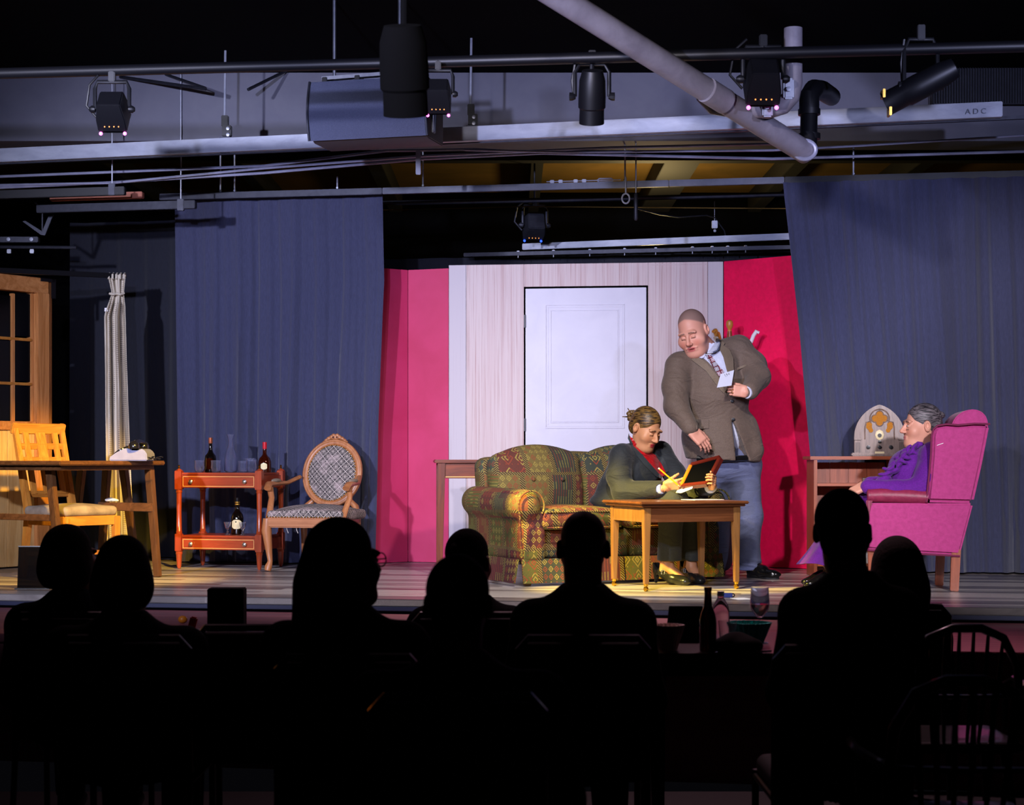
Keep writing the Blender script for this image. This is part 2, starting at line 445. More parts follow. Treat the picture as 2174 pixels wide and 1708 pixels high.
# stage deck in its own frame: x along the front edge, y upstage, origin on the front edge straight ahead
SF = Vector((0, 9.43, 0))
struct('floor', MB().box((0, 3.6, -.02), (13, 7.2, .04)), 'stage_boards', 'worn grey-brown stage floor of long boards', SF, ANG, bev=.004)
struct('trim_1', MB().box((0, .02, -.052), (13, .08, .022)), 'navy_edge', 'dark blue nosing strip along the stage edge', SF, ANG, bev=.003)
struct('wall_stage_front', MB().box((0, .06, -.36), (13, .06, .6)), 'navy_face', 'black face under the stage edge', SF, ANG)
struct('floor_apron', MB().box((0, -.68, -.10), (13, 1.4, .04)), 'apron_wood', 'reddish wooden ledge one step below the stage edge', SF, ANG, bev=.004)
struct('wall_apron_front', MB().box((0, -1.33, -.41), (13, .05, .58)), 'apron_wood', 'reddish wooden front of the ledge below the stage', SF, ANG)
struct('floor_auditorium', MB().box((0, 3.2, -.72), (16, 9, .04)), 'aud_floor', 'dark floor where the audience sits')
struct('wall_header', MB().box((-.4, 12.2, 3.3), (9.9, .36, .68)), 'header_paint', 'blue-grey bulkhead above the front of the stage', bev=.004)
struct('ceiling', MB().box((0, 5.9, 3.46), (12, 12.3, .06)), 'black_matte', 'black ceiling over the audience')
struct('ceiling_stage', MB().box((0, 14.6, 3.32), (12, 4.4, .05)), 'ochre_deck', 'ochre ceiling boarding above the stage')
struct('wall_back', MB().box((0, 16.6, 1.6), (12, .1, 3.6)), 'black_matte', 'black wall at the back of the stage')
struct('wall_left', MB().box((-5.4, 9, 1.4), (.1, 16, 4.2)), 'black_matte', 'black side wall on the left')
struct('wall_right', MB().box((5.4, 9, 1.4), (.1, 16, 4.2)), 'black_matte', 'black side wall on the right')
for i, (X, wd) in enumerate(((-3.3, .12), (-2.2, .1), (-1.1, .12), (.2, .1), (1.35, .28), (2.3, .12), (3.3, .12))):
    t = struct('trim_%d' % (i+2), MB().box((X, 14.55, 3.2), (wd, 4.1, .18)), 'black_paint', 'black ceiling joist above the stage', bev=.004)
    t['group'] = 'ceiling joists above the stage'
struct('trim_9', MB().box((0, 13.4, 3.16), (11, .14, .22)), 'black_paint', 'black cross beam above the stage', bev=.004)
def pl(px, py, A, B, off=0):          # point on the vertical plane through two (column, depth) lines
    a, bb = P(A[0], HY, A[1]), P(B[0], HY, B[1]); k = (px-CX)/F
    t = (k*a.y-a.x)/((bb.x-a.x)-k*(bb.y-a.y)); q = a.lerp(bb, t); q.z = CAMZ-(py-HY)/F*q.y
    n = Vector((bb.y-a.y, a.x-bb.x, 0)).normalized()
    if n.y > 0: n = -n
    return q+n*off
def slab(mb, x0, y0, x1, y1, A, B, off, th, zlo=None, zhi=None):   # upright board on that plane, front at off
    q = [pl(x0, y0, A, B, off), pl(x1, y0, A, B, off), pl(x1, y1, A, B, off), pl(x0, y1, A, B, off)]
    zt = (q[0].z+q[1].z)/2 if zhi is None else zhi; zb = (q[2].z+q[3].z)/2 if zlo is None else zlo
    q[0].z = q[1].z = zt; q[2].z = q[3].z = zb
    n = (pl(x0, y0, A, B, 1)-pl(x0, y0, A, B, 0))*th; bk = [p-n for p in q]
    return mb.add(q+bk, [(0, 1, 2, 3), (7, 6, 5, 4), (0, 4, 5, 1), (1, 5, 6, 2), (2, 6, 7, 3), (3, 7, 4, 0)])

# door flat
WA, WB = (953, 12.81), (1535, 12.57)
flat = thing('scenery_flat', 'whitewashed plywood scenery flat with a white door set in it', 'scenery flat')
for x0, y0, x1, zt, zb, mt in ((953, 563, 989.3, 2.19, .004, 'whitewash_strip'), (990, 562, 1112, 2.19, .004, 'whitewash_ply'), (1376, 557, 1502.5, 2.19, .004, 'whitewash_ply'), (1503.2, 556, 1535, 2.19, .004, 'whitewash_strip')):
    slab(MB(), x0, y0, x1, 1190, WA, WB, 0, .02, zb, zt).build('panel', mt, flat, bev=.001)
slab(MB(), 1112.4, 558, 1375.6, 607, WA, WB, 0, .02, None, 2.19).build('panel', 'whitewash_ply', flat, bev=.001)
slab(MB(), 1380, 560.5, 1502, 562, WA, WB, .004, .004).build('batten', 'whitewash_ply', flat)
slab(MB(), 1090, 590, 1400, 1190, WA, WB, -.03, .02, .004).build('gap_shade_sheet', 'black_matte', flat)  # black sheet put behind the door so the gap round it reads as shade
dr = slab(MB(), 1115.5, 611, 1372, 1190, WA, WB, -.004, .022, .02).build('door', 'door_paint', flat, bev=.002)
def rim(x0, y0, x1, y1, w, off, th):
    mb = MB()
    for a in ((x0, y0, x1, y0+w), (x0, y1-w, x1, y1), (x0, y0+w, x0+w, y1-w), (x1-w, y0+w, x1, y1-w)): slab(mb, *a, WA, WB, off, th)
    return mb
rim(1157, 645, 1326, 909, 2.4, .003, .01).build('moulding', 'door_paint', dr, bev=.0015)
rim(1160.5, 648.5, 1322.5, 905.5, 3.5, -.001, .006).build('moulding', 'door_paint', dr, bev=.001)
rim(1168, 657, 1314, 897, 2.2, .002, .009).build('moulding', 'door_paint', dr, bev=.0015)
rim(1157, 960, 1326, 1150, 2.4, .003, .01).build('moulding', 'door_paint', dr, bev=.0015)
slab(MB(), 1170.5, 659.5, 1311.5, 894.5, WA, WB, 0, .006).build('raised_panel', 'door_paint', dr, bev=.0015)
for y in (668, 888): slab(MB(), 1112.2, y, 1116.5, y+27, WA, WB, .006, .02).build('hinge', 'black_metal', dr, bev=.001)
# red flats
def redflat(name, label, segs, z, mat, zb=.004):
    o = thing(name, label, 'scenery flat')
    for A, B in segs: slab(MB(), A[0], 560, B[0], 1190, A, B, 0, .02, zb, z).build('panel', mat, o, bev=.002)
    return o
redflat('scenery_flat', 'pinkish red scenery panel left of the wooden door flat, bent to shade its left part', (((792, 12.77), (866, 12.95)), ((866.3, 12.95), (952, 12.83))), 2.17, 'red_left')  # bend put into the shape for the shadow edge on its left part
redflat('scenery_flat', 'bright crimson scenery panel angled on the right of the door flat', (((1536.5, 12.56), (1760, 12.0)),), 2.19, 'red_right')

# ------------------------------------------------------------------ black stage drapes
def drape(name, label, edgeL, edgeR, Yc, ytop, mat, seed, amp=.03, fold=.085, bunch=(), nv=26, yb=None):
    rg = random.Random(seed); wl = P(edgeR[0][0], 500, UY(edgeR[0][0], Yc)).x-P(edgeL[0][0], 500, UY(edgeL[0][0], Yc)).x
    ks = [(wl/fold*rg.uniform(.35, .7), rg.uniform(0, 6), .8), (wl/fold*rg.uniform(.9, 1.2), rg.uniform(0, 6), .55), (wl/fold*rg.uniform(1.7, 2.3), rg.uniform(0, 6), .25), (wl/fold*.17, rg.uniform(0, 6), .7)]
    nu = int(wl/.0125)
    def inter(e, y):
        for (xa, ya), (xb, yb_) in zip(e, e[1:]):
            if y <= yb_: return xa+(xb-xa)*max(0, (y-ya))/(yb_-ya)
        return e[-1][0]
    def fn(u, v):
        y = ytop+(1195-ytop)*v
        uu = u+.012*math.sin(u*9+seed)+.006*math.sin(v*4+u*30)
        px = inter(edgeL, y)+(inter(edgeR, y)-inter(edgeL, y))*u; Y = UY(px, Yc)
        d = sum(a*math.sin(6.2832*k*uu+p+v*(.6 if a > .5 else 1.5)*math.sin(p*7)) for k, p, a in ks)
        for bx, bw, ba in bunch: d += ba*math.exp(-((px-bx)/bw)**2)
        d *= amp*(.45+.75*v)
        q = P(px, y, Y); q += Vector((math.sin(TH), math.cos(TH), 0))*d
        q.z = zt+(.012-zt)*v
        return q
    zt = CAMZ+(HY-ytop)/F*UY((edgeL[0][0]+edgeR[0][0])/2, Yc)
    o = MB().grid(fn, nu, nv).build(name, mat, None, ang=80, solid=.004)
    return tag(o, label, 'stage curtain')
drape('stage_curtain', 'black drape hanging behind the drinks cart and the carved armchair', [(372, 415), (382, 1195)], [(813, 408), (817, 600), (803, 900), (797, 1195)], 12.45, 412, 'drape', 3, .024, .09, ((545, 10, 1.3), (760, 10, 1.2)))
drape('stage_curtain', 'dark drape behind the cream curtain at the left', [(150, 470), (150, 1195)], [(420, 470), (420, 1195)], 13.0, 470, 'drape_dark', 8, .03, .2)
drape('stage_curtain', 'black drape behind the radio and the magenta wing chair', [(1663, 385), (1698, 700), (1724, 1000), (1735, 1195)], [(2330, 385), (2330, 1195)], 12.15, 379, 'drape', 5, .035, .12, ((1825, 13, 1.5), (1905, 18, .8), (1985, 16, .9), (2065, 14, 1.7), (2115, 14, 1.7)))
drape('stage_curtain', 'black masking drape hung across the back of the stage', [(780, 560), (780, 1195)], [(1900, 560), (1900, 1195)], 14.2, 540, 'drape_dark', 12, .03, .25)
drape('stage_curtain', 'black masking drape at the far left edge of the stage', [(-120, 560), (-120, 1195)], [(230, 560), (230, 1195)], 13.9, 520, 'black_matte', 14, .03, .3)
# ------------------------------------------------------------------ furniture materials
def wood(name, a, b_, rough=.4, sc=6, coat=.15, axis='z'):
    m, nt, b = newmat(name)
    st = {'z': (14, 14, 1.2), 'x': (1.2, 14, 14), 'y': (14, 1.2, 14)}[axis]
    f = noise(nt, coord(nt, 'Object', st), sc*.35, 6, .65, 1.2)
    nt.links.new(mixc(nt, ramp(f, .32, .68), hx(a), hx(b_)), b.inputs['Base Color'])
    b.inputs['Roughness'].default_value = rough; b.inputs['Coat Weight'].default_value = coat; b.inputs['Coat Roughness'].default_value = .25
    bump(nt, b, f, .06, .002)
wood('honey', 'c98a3a', 'a86420', .45); wood('honey_x', 'c98a3a', 'a86420', .45, axis='x')
wood('cherry', 'a8431f', '84300f', .3, coat=.4); wood('cherry_x', 'a8431f', '84300f', .3, coat=.4, axis='x')
wood('carved', 'b9794c', '96592f', .45); wood('carved_x', 'b9794c', '96592f', .45, axis='x')
wood('tablewood', '94683c', '74502a', .32, coat=.35); wood('tablewood_x', '7a4a2c', '5c341c', .32, coat=.35, axis='x')
wood('darkoak', '5d3d22', '3d2615', .4, coat=.2); wood('darkoak_x', '6a4528', '452b17', .35, coat=.25, axis='x')
wood('endwood', '7a3208', '4e1b04', .35, coat=.3); wood('endwood_x', '7a3208', '4e1b04', .35, coat=.3, axis='x')
wood('doorwood', 'c98a52', 'a2642f', .5, sc=4); wood('doorwood_x', 'c98a52', 'a2642f', .5, sc=4, axis='x'); wood('palewood', 'd9b57c', 'bd8f52', .5, sc=5)
wood('shelfwood', 'a4522f', '7f3a1e', .4); wood('shelfwood_x', 'a4522f', '7f3a1e', .4, axis='x')
wood('radiowood', '8b7468', '5f4b42', .4, sc=9); wood('radioside', '3d2620', '281813', .35)
M('brass', 'd8a93a', rough=.25, metal=1); M('pewter', 'b8b4ae', rough=.3, metal=.9)
M('inlay', 'e0a860', rough=.4); M('wear_white', 'd8cfc6', rough=.6)
M('glass', 'e8ecff', rough=.02, trans=.965, ior=1.45)
M('pane', '050506', rough=.12, spec=.15)
M('suede', '9a8a78', '7a6b5c', rough=.9, scale=9, bmp=.1, bs=80)
M('phone_grey', '8a8cab', '8082a0', rough=.3, coat=.3); M('phone_black', '16161c', rough=.15, coat=.6)
M('paper', 'e8e6ea', rough=.7); M('white_plastic', 'e4e2e6', rough=.4)
M('magenta', 'b0357a', 'a22e6e', rough=.8, scale=40, sheen=.1, bmp=.1, bs=150)
M('magenta_leather', '8e2a4a', '7c2040', rough=.45, scale=30, bmp=.15, bs=70)
M('magenta_pipe', '6d1a42', rough=.8)
M('dark_bottle', '0c0806', rough=.06, coat=.5); M('amber_bottle', '4a1404', rough=.05, trans=.6, coat=.4); M('label_cream', 'e6d6a4', rough=.6); M('gold', 'd9a94a', rough=.3, metal=.8)
M('red_wax', 'c01828', rough=.35); M('copper_cap', 'a85a3a', rough=.35, metal=.5)
M('grille_cloth', 'b4741f', '9a5f16', rough=.9, scale=200); M('ivory', 'd9c79a', rough=.4); M('knob_black', '111114', rough=.3)
M('book_dark', '1d2422', rough=.5); M('cloth_white', 'd8d6d4', rough=.9)

m, nt, b = newmat('lace')                       # cream curtain with rows of small dots
u, v, z = xyz(nt, coord(nt, 'UV', (1, 1, 1)))
dot = ((u*90.0).fr()-.5)*((u*90.0).fr()-.5)+((v*70.0).fr()-.5)*((v*70.0).fr()-.5)
stripe = ((u*9.0).fr()-.5).ab().lt(.3)
nt.links.new(mixc(nt, dot.lt(.07)*stripe*.75, hx('cdc3b2'), hx('6d5f56')), b.inputs['Base Color']); b.inputs['Roughness'].default_value = .9

m, nt, b = newmat('kilim')                      # patchwork kilim weave
u, v, z = xyz(nt, coord(nt, 'UV', (1, 1, 1)))
wob = noise(nt, coord(nt, 'UV', (1, 1, 1)), 3.0, 2)*.03
u = u+wob; v = v+wob
def blocks(u, v, su, sv, seed):
    r = (v*sv).fl(); uu = u*su+rnd(r, r*0+seed)*.9; cu = uu.fl()
    return rnd(cu, r, seed), rnd(cu, r, seed+3.7), uu.fr(), (v*sv).fr()
h, h2, fx, fy = blocks(u, v, 5.2, 4.4, 1.0)
pal = nt.nodes.new('ShaderNodeValToRGB'); pal.color_ramp.interpolation = 'CONSTANT'; nt.links.new(h.k, pal.inputs[0])
cols = ['4c4a1a', '5b2a20', '2f352b', '6e3d22', '55531f', '4a1a20', '3d4433', '6b5a2a']
pal.color_ramp.elements[0].color = hx(cols[0]); pal.color_ramp.elements[1].color = hx(cols[-1]); pal.color_ramp.elements[1].position = .88
for i in range(1, 7): pal.color_ramp.elements.new(i*.125).color = hx(cols[i])
du, dv = (u*26.0).fr()-.5, (v*22.0).fr()-.5
dm = du.ab()+dv.ab(); ring = (dm-.36).ab().lt(.07); core = dm.lt(.13)
su_ = (u*48.0).fr().lt(.4)*((v*120.0).fr().lt(.55)); sv_ = (v*46.0).fr().lt(.38)*((u*110.0).fr().lt(.6))
big = ((u*11.0).fr()-.5).ab()+((v*9.5).fr()-.5).ab(); bring = (big-.4).ab().lt(.05).mx((big-.16).ab().lt(.05))
q1 = h2.lt(.34); q2 = h2.gt(.34)*h2.lt(.55); q3 = h2.gt(.55)*h2.lt(.74); q4 = h2.gt(.74)
pat = (q1*(ring.mx(core))).mx(q2*su_).mx(q3*sv_).mx(q4*bring.mx(core*.8))
edge = fx.lt(.09).mx(fx.gt(.93)).mx(fy.lt(.08)); edot = edge*((u*60.0+v*60.0).fr().lt(.42))
motif = mixc(nt, rnd((u*26.0).fl(), (v*22.0).fl(), 9.0).gt(.45), hx('98853c'), hx('86361f'))
c1 = mixc(nt, pat*.9, pal.outputs[0], motif); c1 = mixc(nt, edge, c1, hx('2c1712')); c1 = mixc(nt, edot*.9, c1, hx('94803f'))
wv = noise(nt, coord(nt, 'UV', (260, 90, 1)), 1.0, 2); c1 = mixc(nt, ramp(wv, .35, .7)*.4, c1, hx('2a2416'))
nt.links.new(c1, b.inputs['Base Color']); b.inputs['Roughness'].default_value = .9; bump(nt, b, wv, .25, .004)

m, nt, b = newmat('damask')                     # worn dark damask with a pale diamond trellis
u, v, z = xyz(nt, coord(nt, 'UV', (1, 1, 1)))
p, q = ((u+v)*14.0).fr()-.5, ((u-v)*14.0).fr()-.5
lat = (p.ab().gt(.44)).mx(q.ab().gt(.44)); fl_ = (p*p+q*q); flower = (fl_.lt(.05)).mx((fl_-.12).ab().lt(.025))*((u*150.0).fr().gt(.25))
pt = lat.mx(flower)
wear = ramp(noise(nt, coord(nt, 'UV', (1, 1, 1)), 5.0, 5, .7), .5, .6); fine = noise(nt, coord(nt, 'UV', (1, 1, 1)), 190.0, 2)
c1 = mixc(nt, pt*.85, hx('1e1a20'), hx('b6a8a0')); c1 = mixc(nt, wear*ramp(fine, .35, .6)*.75, c1, hx('c2acaa'))
nt.links.new(c1, b.inputs['Base Color']); b.inputs['Roughness'].default_value = .85

def at(px, Y, z): return Vector(((px-CX)/F*Y, Y, z))

# ------------------------------------------------------------------ french door at the left
FA, FB = (20, 12.2), (105, 12.5)
fd = thing('french_door', 'pine glazed door unit behind the yellow-lit chair at the far left', 'door')
ztop = 2.06
slab(MB(), -70, 590, 104, 621, FA, FB, 0, .09, 1.95, ztop).build('top_rail', 'doorwood_x', fd, bev=.004)
slab(MB(), 79, 590, 105, 1190, FA, FB, .004, .1, .003, 1.952).build('stile', 'doorwood', fd, bev=.005)
slab(MB(), 73, 620, 79, 895, FA, FB, -.035, .05).build('stop_bead', 'doorwood', fd, bev=.003)
slab(MB(), 105, 590, 117, 1190, FA, FB, -.03, .07, .003, ztop-.01).build('casing', 'doorwood', fd, bev=.004)
slab(MB(), -70, 893, 79, 912, FA, FB, -.01, .06).build('lock_rail', 'doorwood_x', fd, bev=.004)
slab(MB(), 31.5, 622, 38.5, 894, FA, FB, -.03, .03).build('muntin', 'doorwood', fd, bev=.003)
for y in (713, 809): slab(MB(), -70, y, 74, y+6, FA, FB, -.027, .033).build('muntin', 'honey_x', fd, bev=.003)
for x0, x1 in ((-68, 31), (39, 73)):
    for y0, y1 in ((622, 713), (719, 809), (815, 893)):
        slab(MB(), x0, y0, x1, y1, FA, FB, -.045, .008).build('pane', 'pane', fd)
for i, x0 in enumerate((-68, -38, -8, 22, 51)):
    slab(MB(), x0, 912, min(x0+29.4, 79), 1190, FA, FB, -.03+.003*(i % 2), .03, .01).build('plank', 'palewood', fd, bev=.002)
br = slab(MB(), 86, 588, 117, 596, FA, FB, .008, .01, 2.035, 2.06); slab(br, 109, 590, 117, 633, FA, FB, .008, .01, 1.92, 2.06)
br.build('corner_bracket', 'black_metal', fd, bev=.001)

# curtain rod and cream curtain
MBr = MB().bar(P(-80, 570, 11.95), P(266, 586, 12.72), .035, .035)
rod = thing('curtain_rod', 'square black curtain rod above the pine door', 'curtain rod')
MBr.build('rod', 'black_metal', rod, bev=.003)
for px in (150, 205): MB().ball(P(px, 582, UY(px, 12.1)-.0), .008).build('screw', 'pewter', rod)
cc = thing('window_curtain', 'narrow cream dotted curtain hanging from the black rod', 'curtain')
LE = [(229, 583), (238, 622), (232, 640), (222, 668), (224, 800), (226, 1195)]; RE = [(267, 582), (263, 622), (266, 650), (269, 760), (276, 950), (285, 1195)]
def ip(e, y):
    for (xa, ya), (xb, yb) in zip(e, e[1:]):
        if y <= yb: return xa+(xb-xa)*max(0, y-ya)/(yb-ya)
    return e[-1][0]
def fn(u, v):
    y = 583+(1197-583)*v; l, r = ip(LE, y), ip(RE, y)
    f = math.sin(u*6.283*2.1+.5)+.5*math.sin(u*6.283*5+1+v*2); am = .035*(1.5 if y > 640 else .8)*(1-.5*math.exp(-((y-622)/14)**2))
    return P(l+(r-l)*u, y, 12.66-am*f)
o = MB().grid(fn, 60, 70).build('cloth', 'lace', cc, ang=80, uv=False, solid=.003)
me = o.data; l = me.uv_layers.new(name='UVMap')
for lp in me.loops:
    c = me.vertices[lp.vertex_index].co; l.data[lp.index].uv = (c.x+c.y*.7, c.z)
for k, px in enumerate((242, 256)):
    MB().tube([P(px-9, 623, 12.63), P(px, 625, 12.6), P(px+7, 622, 12.63)], .009).build('pleat_tie', 'lace', cc)
for k in range(5):
    px = 231+8*k; MB().tube([P(px, 592, 12.62), P(px, 583, 12.63), P(px+2, 580, 12.68), P(px+3, 588, 12.72)], .008, 8).build('pleat_loop', 'lace', cc)
MB().prism([(-.012, -.013), (.012, -.013), (.012, .013), (-.012, .013)], P(225.5, 657, 12.6), (1, 0, 0), (0, 0, 1), .002).build('tag', 'paper', cc)

# ------------------------------------------------------------------ left table with splayed legs
tp, tq = Vector((.55, .835, 0)), Vector((-.835, .55, 0)); tn = Vector((-2.763, 10.65, 0))
lt = thing('trestle_table', 'dark wooden table with splayed legs carrying the telephone', 'table')
poly = [(0, 0), (.9, 0), (.9, 1.05), (0, 1.05)]
MB().prism(poly, tn+Vector((0, 0, .742)), tp, tq, .028).build('tabletop', 'darkoak_x', lt, bev=.006)
MB().prism([(.05, .05), (.85, .05), (.85, 1.0), (.05, 1.0)], tn+Vector((0, 0, .712)), tp, tq, .03).build('apron', 'darkoak_x', lt, bev=.003)
for a, Ya, b_, Yb in (((106, 999), 10.95, (132, 0), 10.72), ((262, 998), 11.62, (291, 0), 11.75), ((317, 998), 11.4, (335, 0), 11.3), ((174, 998), 11.85, (150, 0), 12.05), ((227, 998), 11.68, (214, 0), 11.95)):
    A = at(a[0], Ya, .705); B = at(b_[0], Yb, .002)
    MB().bar(A, B, .058, .04, .048, .035, up=tp).build('leg', 'darkoak', lt, bev=.004)
MB().bar(at(212, 11.55, .455), at(327, 11.35, .452), .045, .055).build('stretcher', 'darkoak_x', lt, bev=.003)
MB().bar(at(-60, 11.3, .40), at(118, 10.85, .40), .03, .04).build('stretcher', 'darkoak_x', lt, bev=.003)
MB().bar(at(160, 11.93, .43), at(222, 11.8, .43), .03, .04).build('stretcher', 'darkoak_x', lt, bev=.003)
S1 = S((-.06, -.04, -.01), (.06, .04, .05), .004)
for x, y, r in ((-.03, 0, .014), (-.01, .008, .018), (.012, -.004, .015), (.03, .004, .011)): S1.ell((x, y, r*.7), (r*1.3, r, r*.75), k=.008)
o = sdfobj(S1, 'crumpled_cloth', 'cloth_white'); o.location = at(238, 11.5, .487); tag(o, 'small crumpled white cloth on the crossbar of the splayed-leg table', 'cloth')

# telephone
ph = thing('telephone', 'blue-grey rotary telephone with a black handset on the left table', 'telephone', at(282, 11.2, .756), math.radians(-6))
prof = [(-.128, 0), (-.13, .012), (-.122, .025), (-.085, .052), (-.03, .078), (.0, .08), (.012, .066), (.06, .066), (.075, .078), (.1, .07), (.118, .045), (.122, 0)]
MB().prism(prof, (0, 0, 0), (1, 0, 0), (0, 0, 1), .17).build('body', 'phone_grey', ph, bev=.008)
MB().lathe([(.055, 0), (.055, .006), (.05, .01), (0, .01)], 24, (-.072, 0, .062), (-.5, 0, .87)).build('dial', 'phone_black', ph)
MB().tube([(.04, -.1, .098), (.04, -.06, .118), (.04, 0, .124), (.04, .06, .118), (.04, .1, .098)], [.018, .017, .015, .017, .018], 12).build('handset', 'phone_black', ph)
for s in (-1, 1): MB().lathe([(.0, -.02), (.034, -.018), (.036, .0), (.028, .02), (.012, .03), (0, .03)], 18, (.04, s*.095, .095)).build('handset_cup', 'phone_black', ph)
for s in (-1, 1): MB().box((.04, s*.06, .073), (.05, .02, .03)).build('cradle', 'phone_black', ph, bev=.004)
pts = [(.12+.002*i+.012*math.cos(i*.9), -.06+.01*math.sin(i*.9), .012+.008*math.sin(i*.5)+.008*abs(math.sin(i*.13))) for i in range(44)]
MB().tube(pts, .0028, 6).build('coiled_cord', 'phone_black', ph)

# ------------------------------------------------------------------ yellow-lit side chair
ch = thing('side_chair', 'honey wood chair with slatted back and suede seat at the left table', 'chair', (-2.845, 11.23, 0), math.radians(52))
w2, d2 = .205, .2
for s in (-1, 1):
    MB().bar((s*w2, -d2, .40), (s*w2, -d2, .002), .045, .045, .036, .036, up=(0, 1, 0)).build('leg', 'honey', ch, bev=.004)
    bw = s*.175
    mbp = MB(); mbp.bar((bw, d2+.06, .002), (bw, d2, .42), .036, .04, .04, .05, up=(0, 1, 0)); mbp.bar((bw, d2, .42), (bw*1.05, d2+.14, 1.0), .042, .05, .034, .028, up=(0, 1, 0))
    mbp.build('leg', 'honey', ch, bev=.004)
    MB().bar((s*w2, -d2, .375), (bw, d2, .375), .02, .06).build('seat_rail', 'honey_x', ch, bev=.003)
    MB().bar((s*w2, -d2, .16), (bw, d2+.03, .16), .02, .028).build('stretcher', 'honey_x', ch, bev=.003)
MB().bar((-w2, -d2, .375), (w2, -d2, .375), .02, .06).build('seat_rail', 'honey_x', ch, bev=.003)
MB().bar((-.175, d2, .375), (.175, d2, .375), .02, .06).build('seat_rail', 'honey_x', ch, bev=.003)
MB().bar((-w2, -.02, .16), (w2, -.02, .16), .02, .028).build('stretcher', 'honey_x', ch, bev=.003)
def bk(z): return d2+.14*(z-.42)/.58
MB().bar((-.21, bk(.975), .965), (.21, bk(.975), .965), .03, .07, up=(0, -.25, 1)).build('top_rail', 'honey_x', ch, bev=.006)
for z in (.54, .85, .76): MB().bar((-.18, bk(z), z), (.18, bk(z), z), .018, .04, up=(0, -.25, 1)).build('back_rail', 'honey_x', ch, bev=.003)
for x, ww in ((-.115, .045), (0, .075), (.115, .045)):
    MB().bar((x, bk(.54)-.008, .54), (x, bk(.94)-.008, .94), ww, .014, up=(0, 1, 0)).build('slat', 'honey', ch, bev=.003)
sc_ = S((-.26, -.26, -.04), (.26, .26, .08), .008); sc_.box((0, -.005, .01), (.215, .215, .032), r=.03); sc_.ell((0, -.005, .022), (.2, .2, .035), k=.03)
o = sdfobj(sc_, 'seat_cushion', 'suede', ch); o.location = (0, 0, .425)

# ------------------------------------------------------------------ drinks cart
ct = thing('drinks_cart', 'cherry wood two-tier drinks stand with drawers and brass finials', 'side table', (-1.987, 12.30, 0), math.radians(-14))
W, D = .60, .40
def post(x, y, lit):
    mb = MB(); L = lambda p, zz: mb.lathe([(r, z+zz) for r, z in p], 16, (x, y, 0))
    L([(.011, .002), (.013, .012), (.016, .02), (.021, .1), (.025, .11), (.021, .118), (.026, .125)], 0)
    mb.box((x, y, .185), (.046, .046, .12)); L([(.024, .245), (.02, .252), (.023, .26), (.019, .268), (.017, .4), (.019, .53), (.024, .536), (.02, .545), (.024, .555)], 0)
    mb.box((x, y, .62), (.048, .048, .13)); mb.lathe([(.03, .685), (.02, .692), (.012, .697), (0, .7)], 4, (x, y, 0))
    o = mb.build('post', 'cherry', ct, bev=.002)
    MB().lathe([(.004, .695), (.008, .703), (.004, .71), (.008, .716), (.003, .726), (0, .728)], 12, (x, y, 0)).build('finial', 'brass', o)
for x in (-W/2, W/2):
    for y in (-D/2, D/2): post(x, y, 0)
for z0, zz in ((.565, .672), (.135, .235)):
    MB().box((0, 0, zz-.008), (W, D, .016)).build('shelf', 'cherry_x', ct, bev=.004)
    for s in (-1, 1): MB().box((s*W/2, 0, (z0+zz)/2-.008), (.02, D-.04, zz-z0-.02)).build('side_rail', 'cherry_x', ct, bev=.002)
    MB().box((0, D/2, (z0+zz)/2-.008), (W-.04, .02, zz-z0-.02)).build('back_rail', 'cherry_x', ct, bev=.002)
    dw = MB().box((0, -D/2, (z0+zz)/2-.008), (W-.05, .024, zz-z0-.02)).build('drawer', 'cherry_x', ct, bev=.003)
    mb = MB(); zc = (z0+zz)/2-.008; hh = (zz-z0-.02)/2-.01; ww = W/2-.036
    for a, b_ in (((-ww, hh), (ww, hh)), ((-ww, -hh), (ww, -hh)), ((-ww, -hh), (-ww, hh)), ((ww, -hh), (ww, hh))): mb.bar((a[0], -D/2-.0125, zc+a[1]), (b_[0], -D/2-.0125, zc+b_[1]), .004, .004)
    mb.build('inlay_line', 'inlay', dw)
    for x in (-.2, .2): MB().lathe([(.006, 0), (.006, .008), (.014, .013), (.015, .02), (.008, .025), (0, .026)], 14, (x, -D/2-.012, zc), (0, -1, 0)).build('knob', 'pewter', dw)

ZC, ZL = .673, .236
def bottle(name, label, px, Y, z, prof, mat, cap, capmat, lab=None, group=None, scale=1):
    o = thing(name, label, 'bottle', at(px, Y, z))
    MB().lathe([(r*scale, h*scale) for r, h in prof], 24).build('glass_body', mat, o)
    MB().lathe([(r*scale, h*scale) for r, h in cap], 16).build('cap', capmat, o)
    if lab:
        z0, z1, a, r, mt = lab
        MB().grid(lambda u, v: (r*scale*math.sin((u-.5)*a), -r*scale*math.cos((u-.5)*a), scale*((z0+z1)/2+(v-.5)*(z1-z0)*(1-.45*abs(2*u-1)**3))), 14, 6).build('label', mt, o)
    return o
B1 = [(0, 0), (.038, 0), (.041, .006), (.041, .1), (.037, .118), (.02, .14), (.0135, .158), (.0125, .2), (.013, .225)]
bottle('liqueur_bottle', 'tall dark liqueur bottle with copper cap on the cart top', 447, 12.38, ZC, B1, 'dark_bottle', [(.014, .205), (.0145, .21), (.0145, .245), (0, .247)], 'copper_cap', (.02, .1, 1.4, .0415, 'amber_bottle'))
bottle('liqueur_bottle', 'squat amber bottle with red wax cap at the right end of the cart', 562, 12.3, ZC, [(0, 0), (.043, 0), (.046, .008), (.046, .075), (.038, .1), (.02, .118), (.014, .13), (.013, .18), (.014, .2)], 'amber_bottle', [(.0145, .165), (.015, .17), (.0155, .213), (0, .215)], 'red_wax', (.02, .065, 1.0, .0465, 'label_cream'))
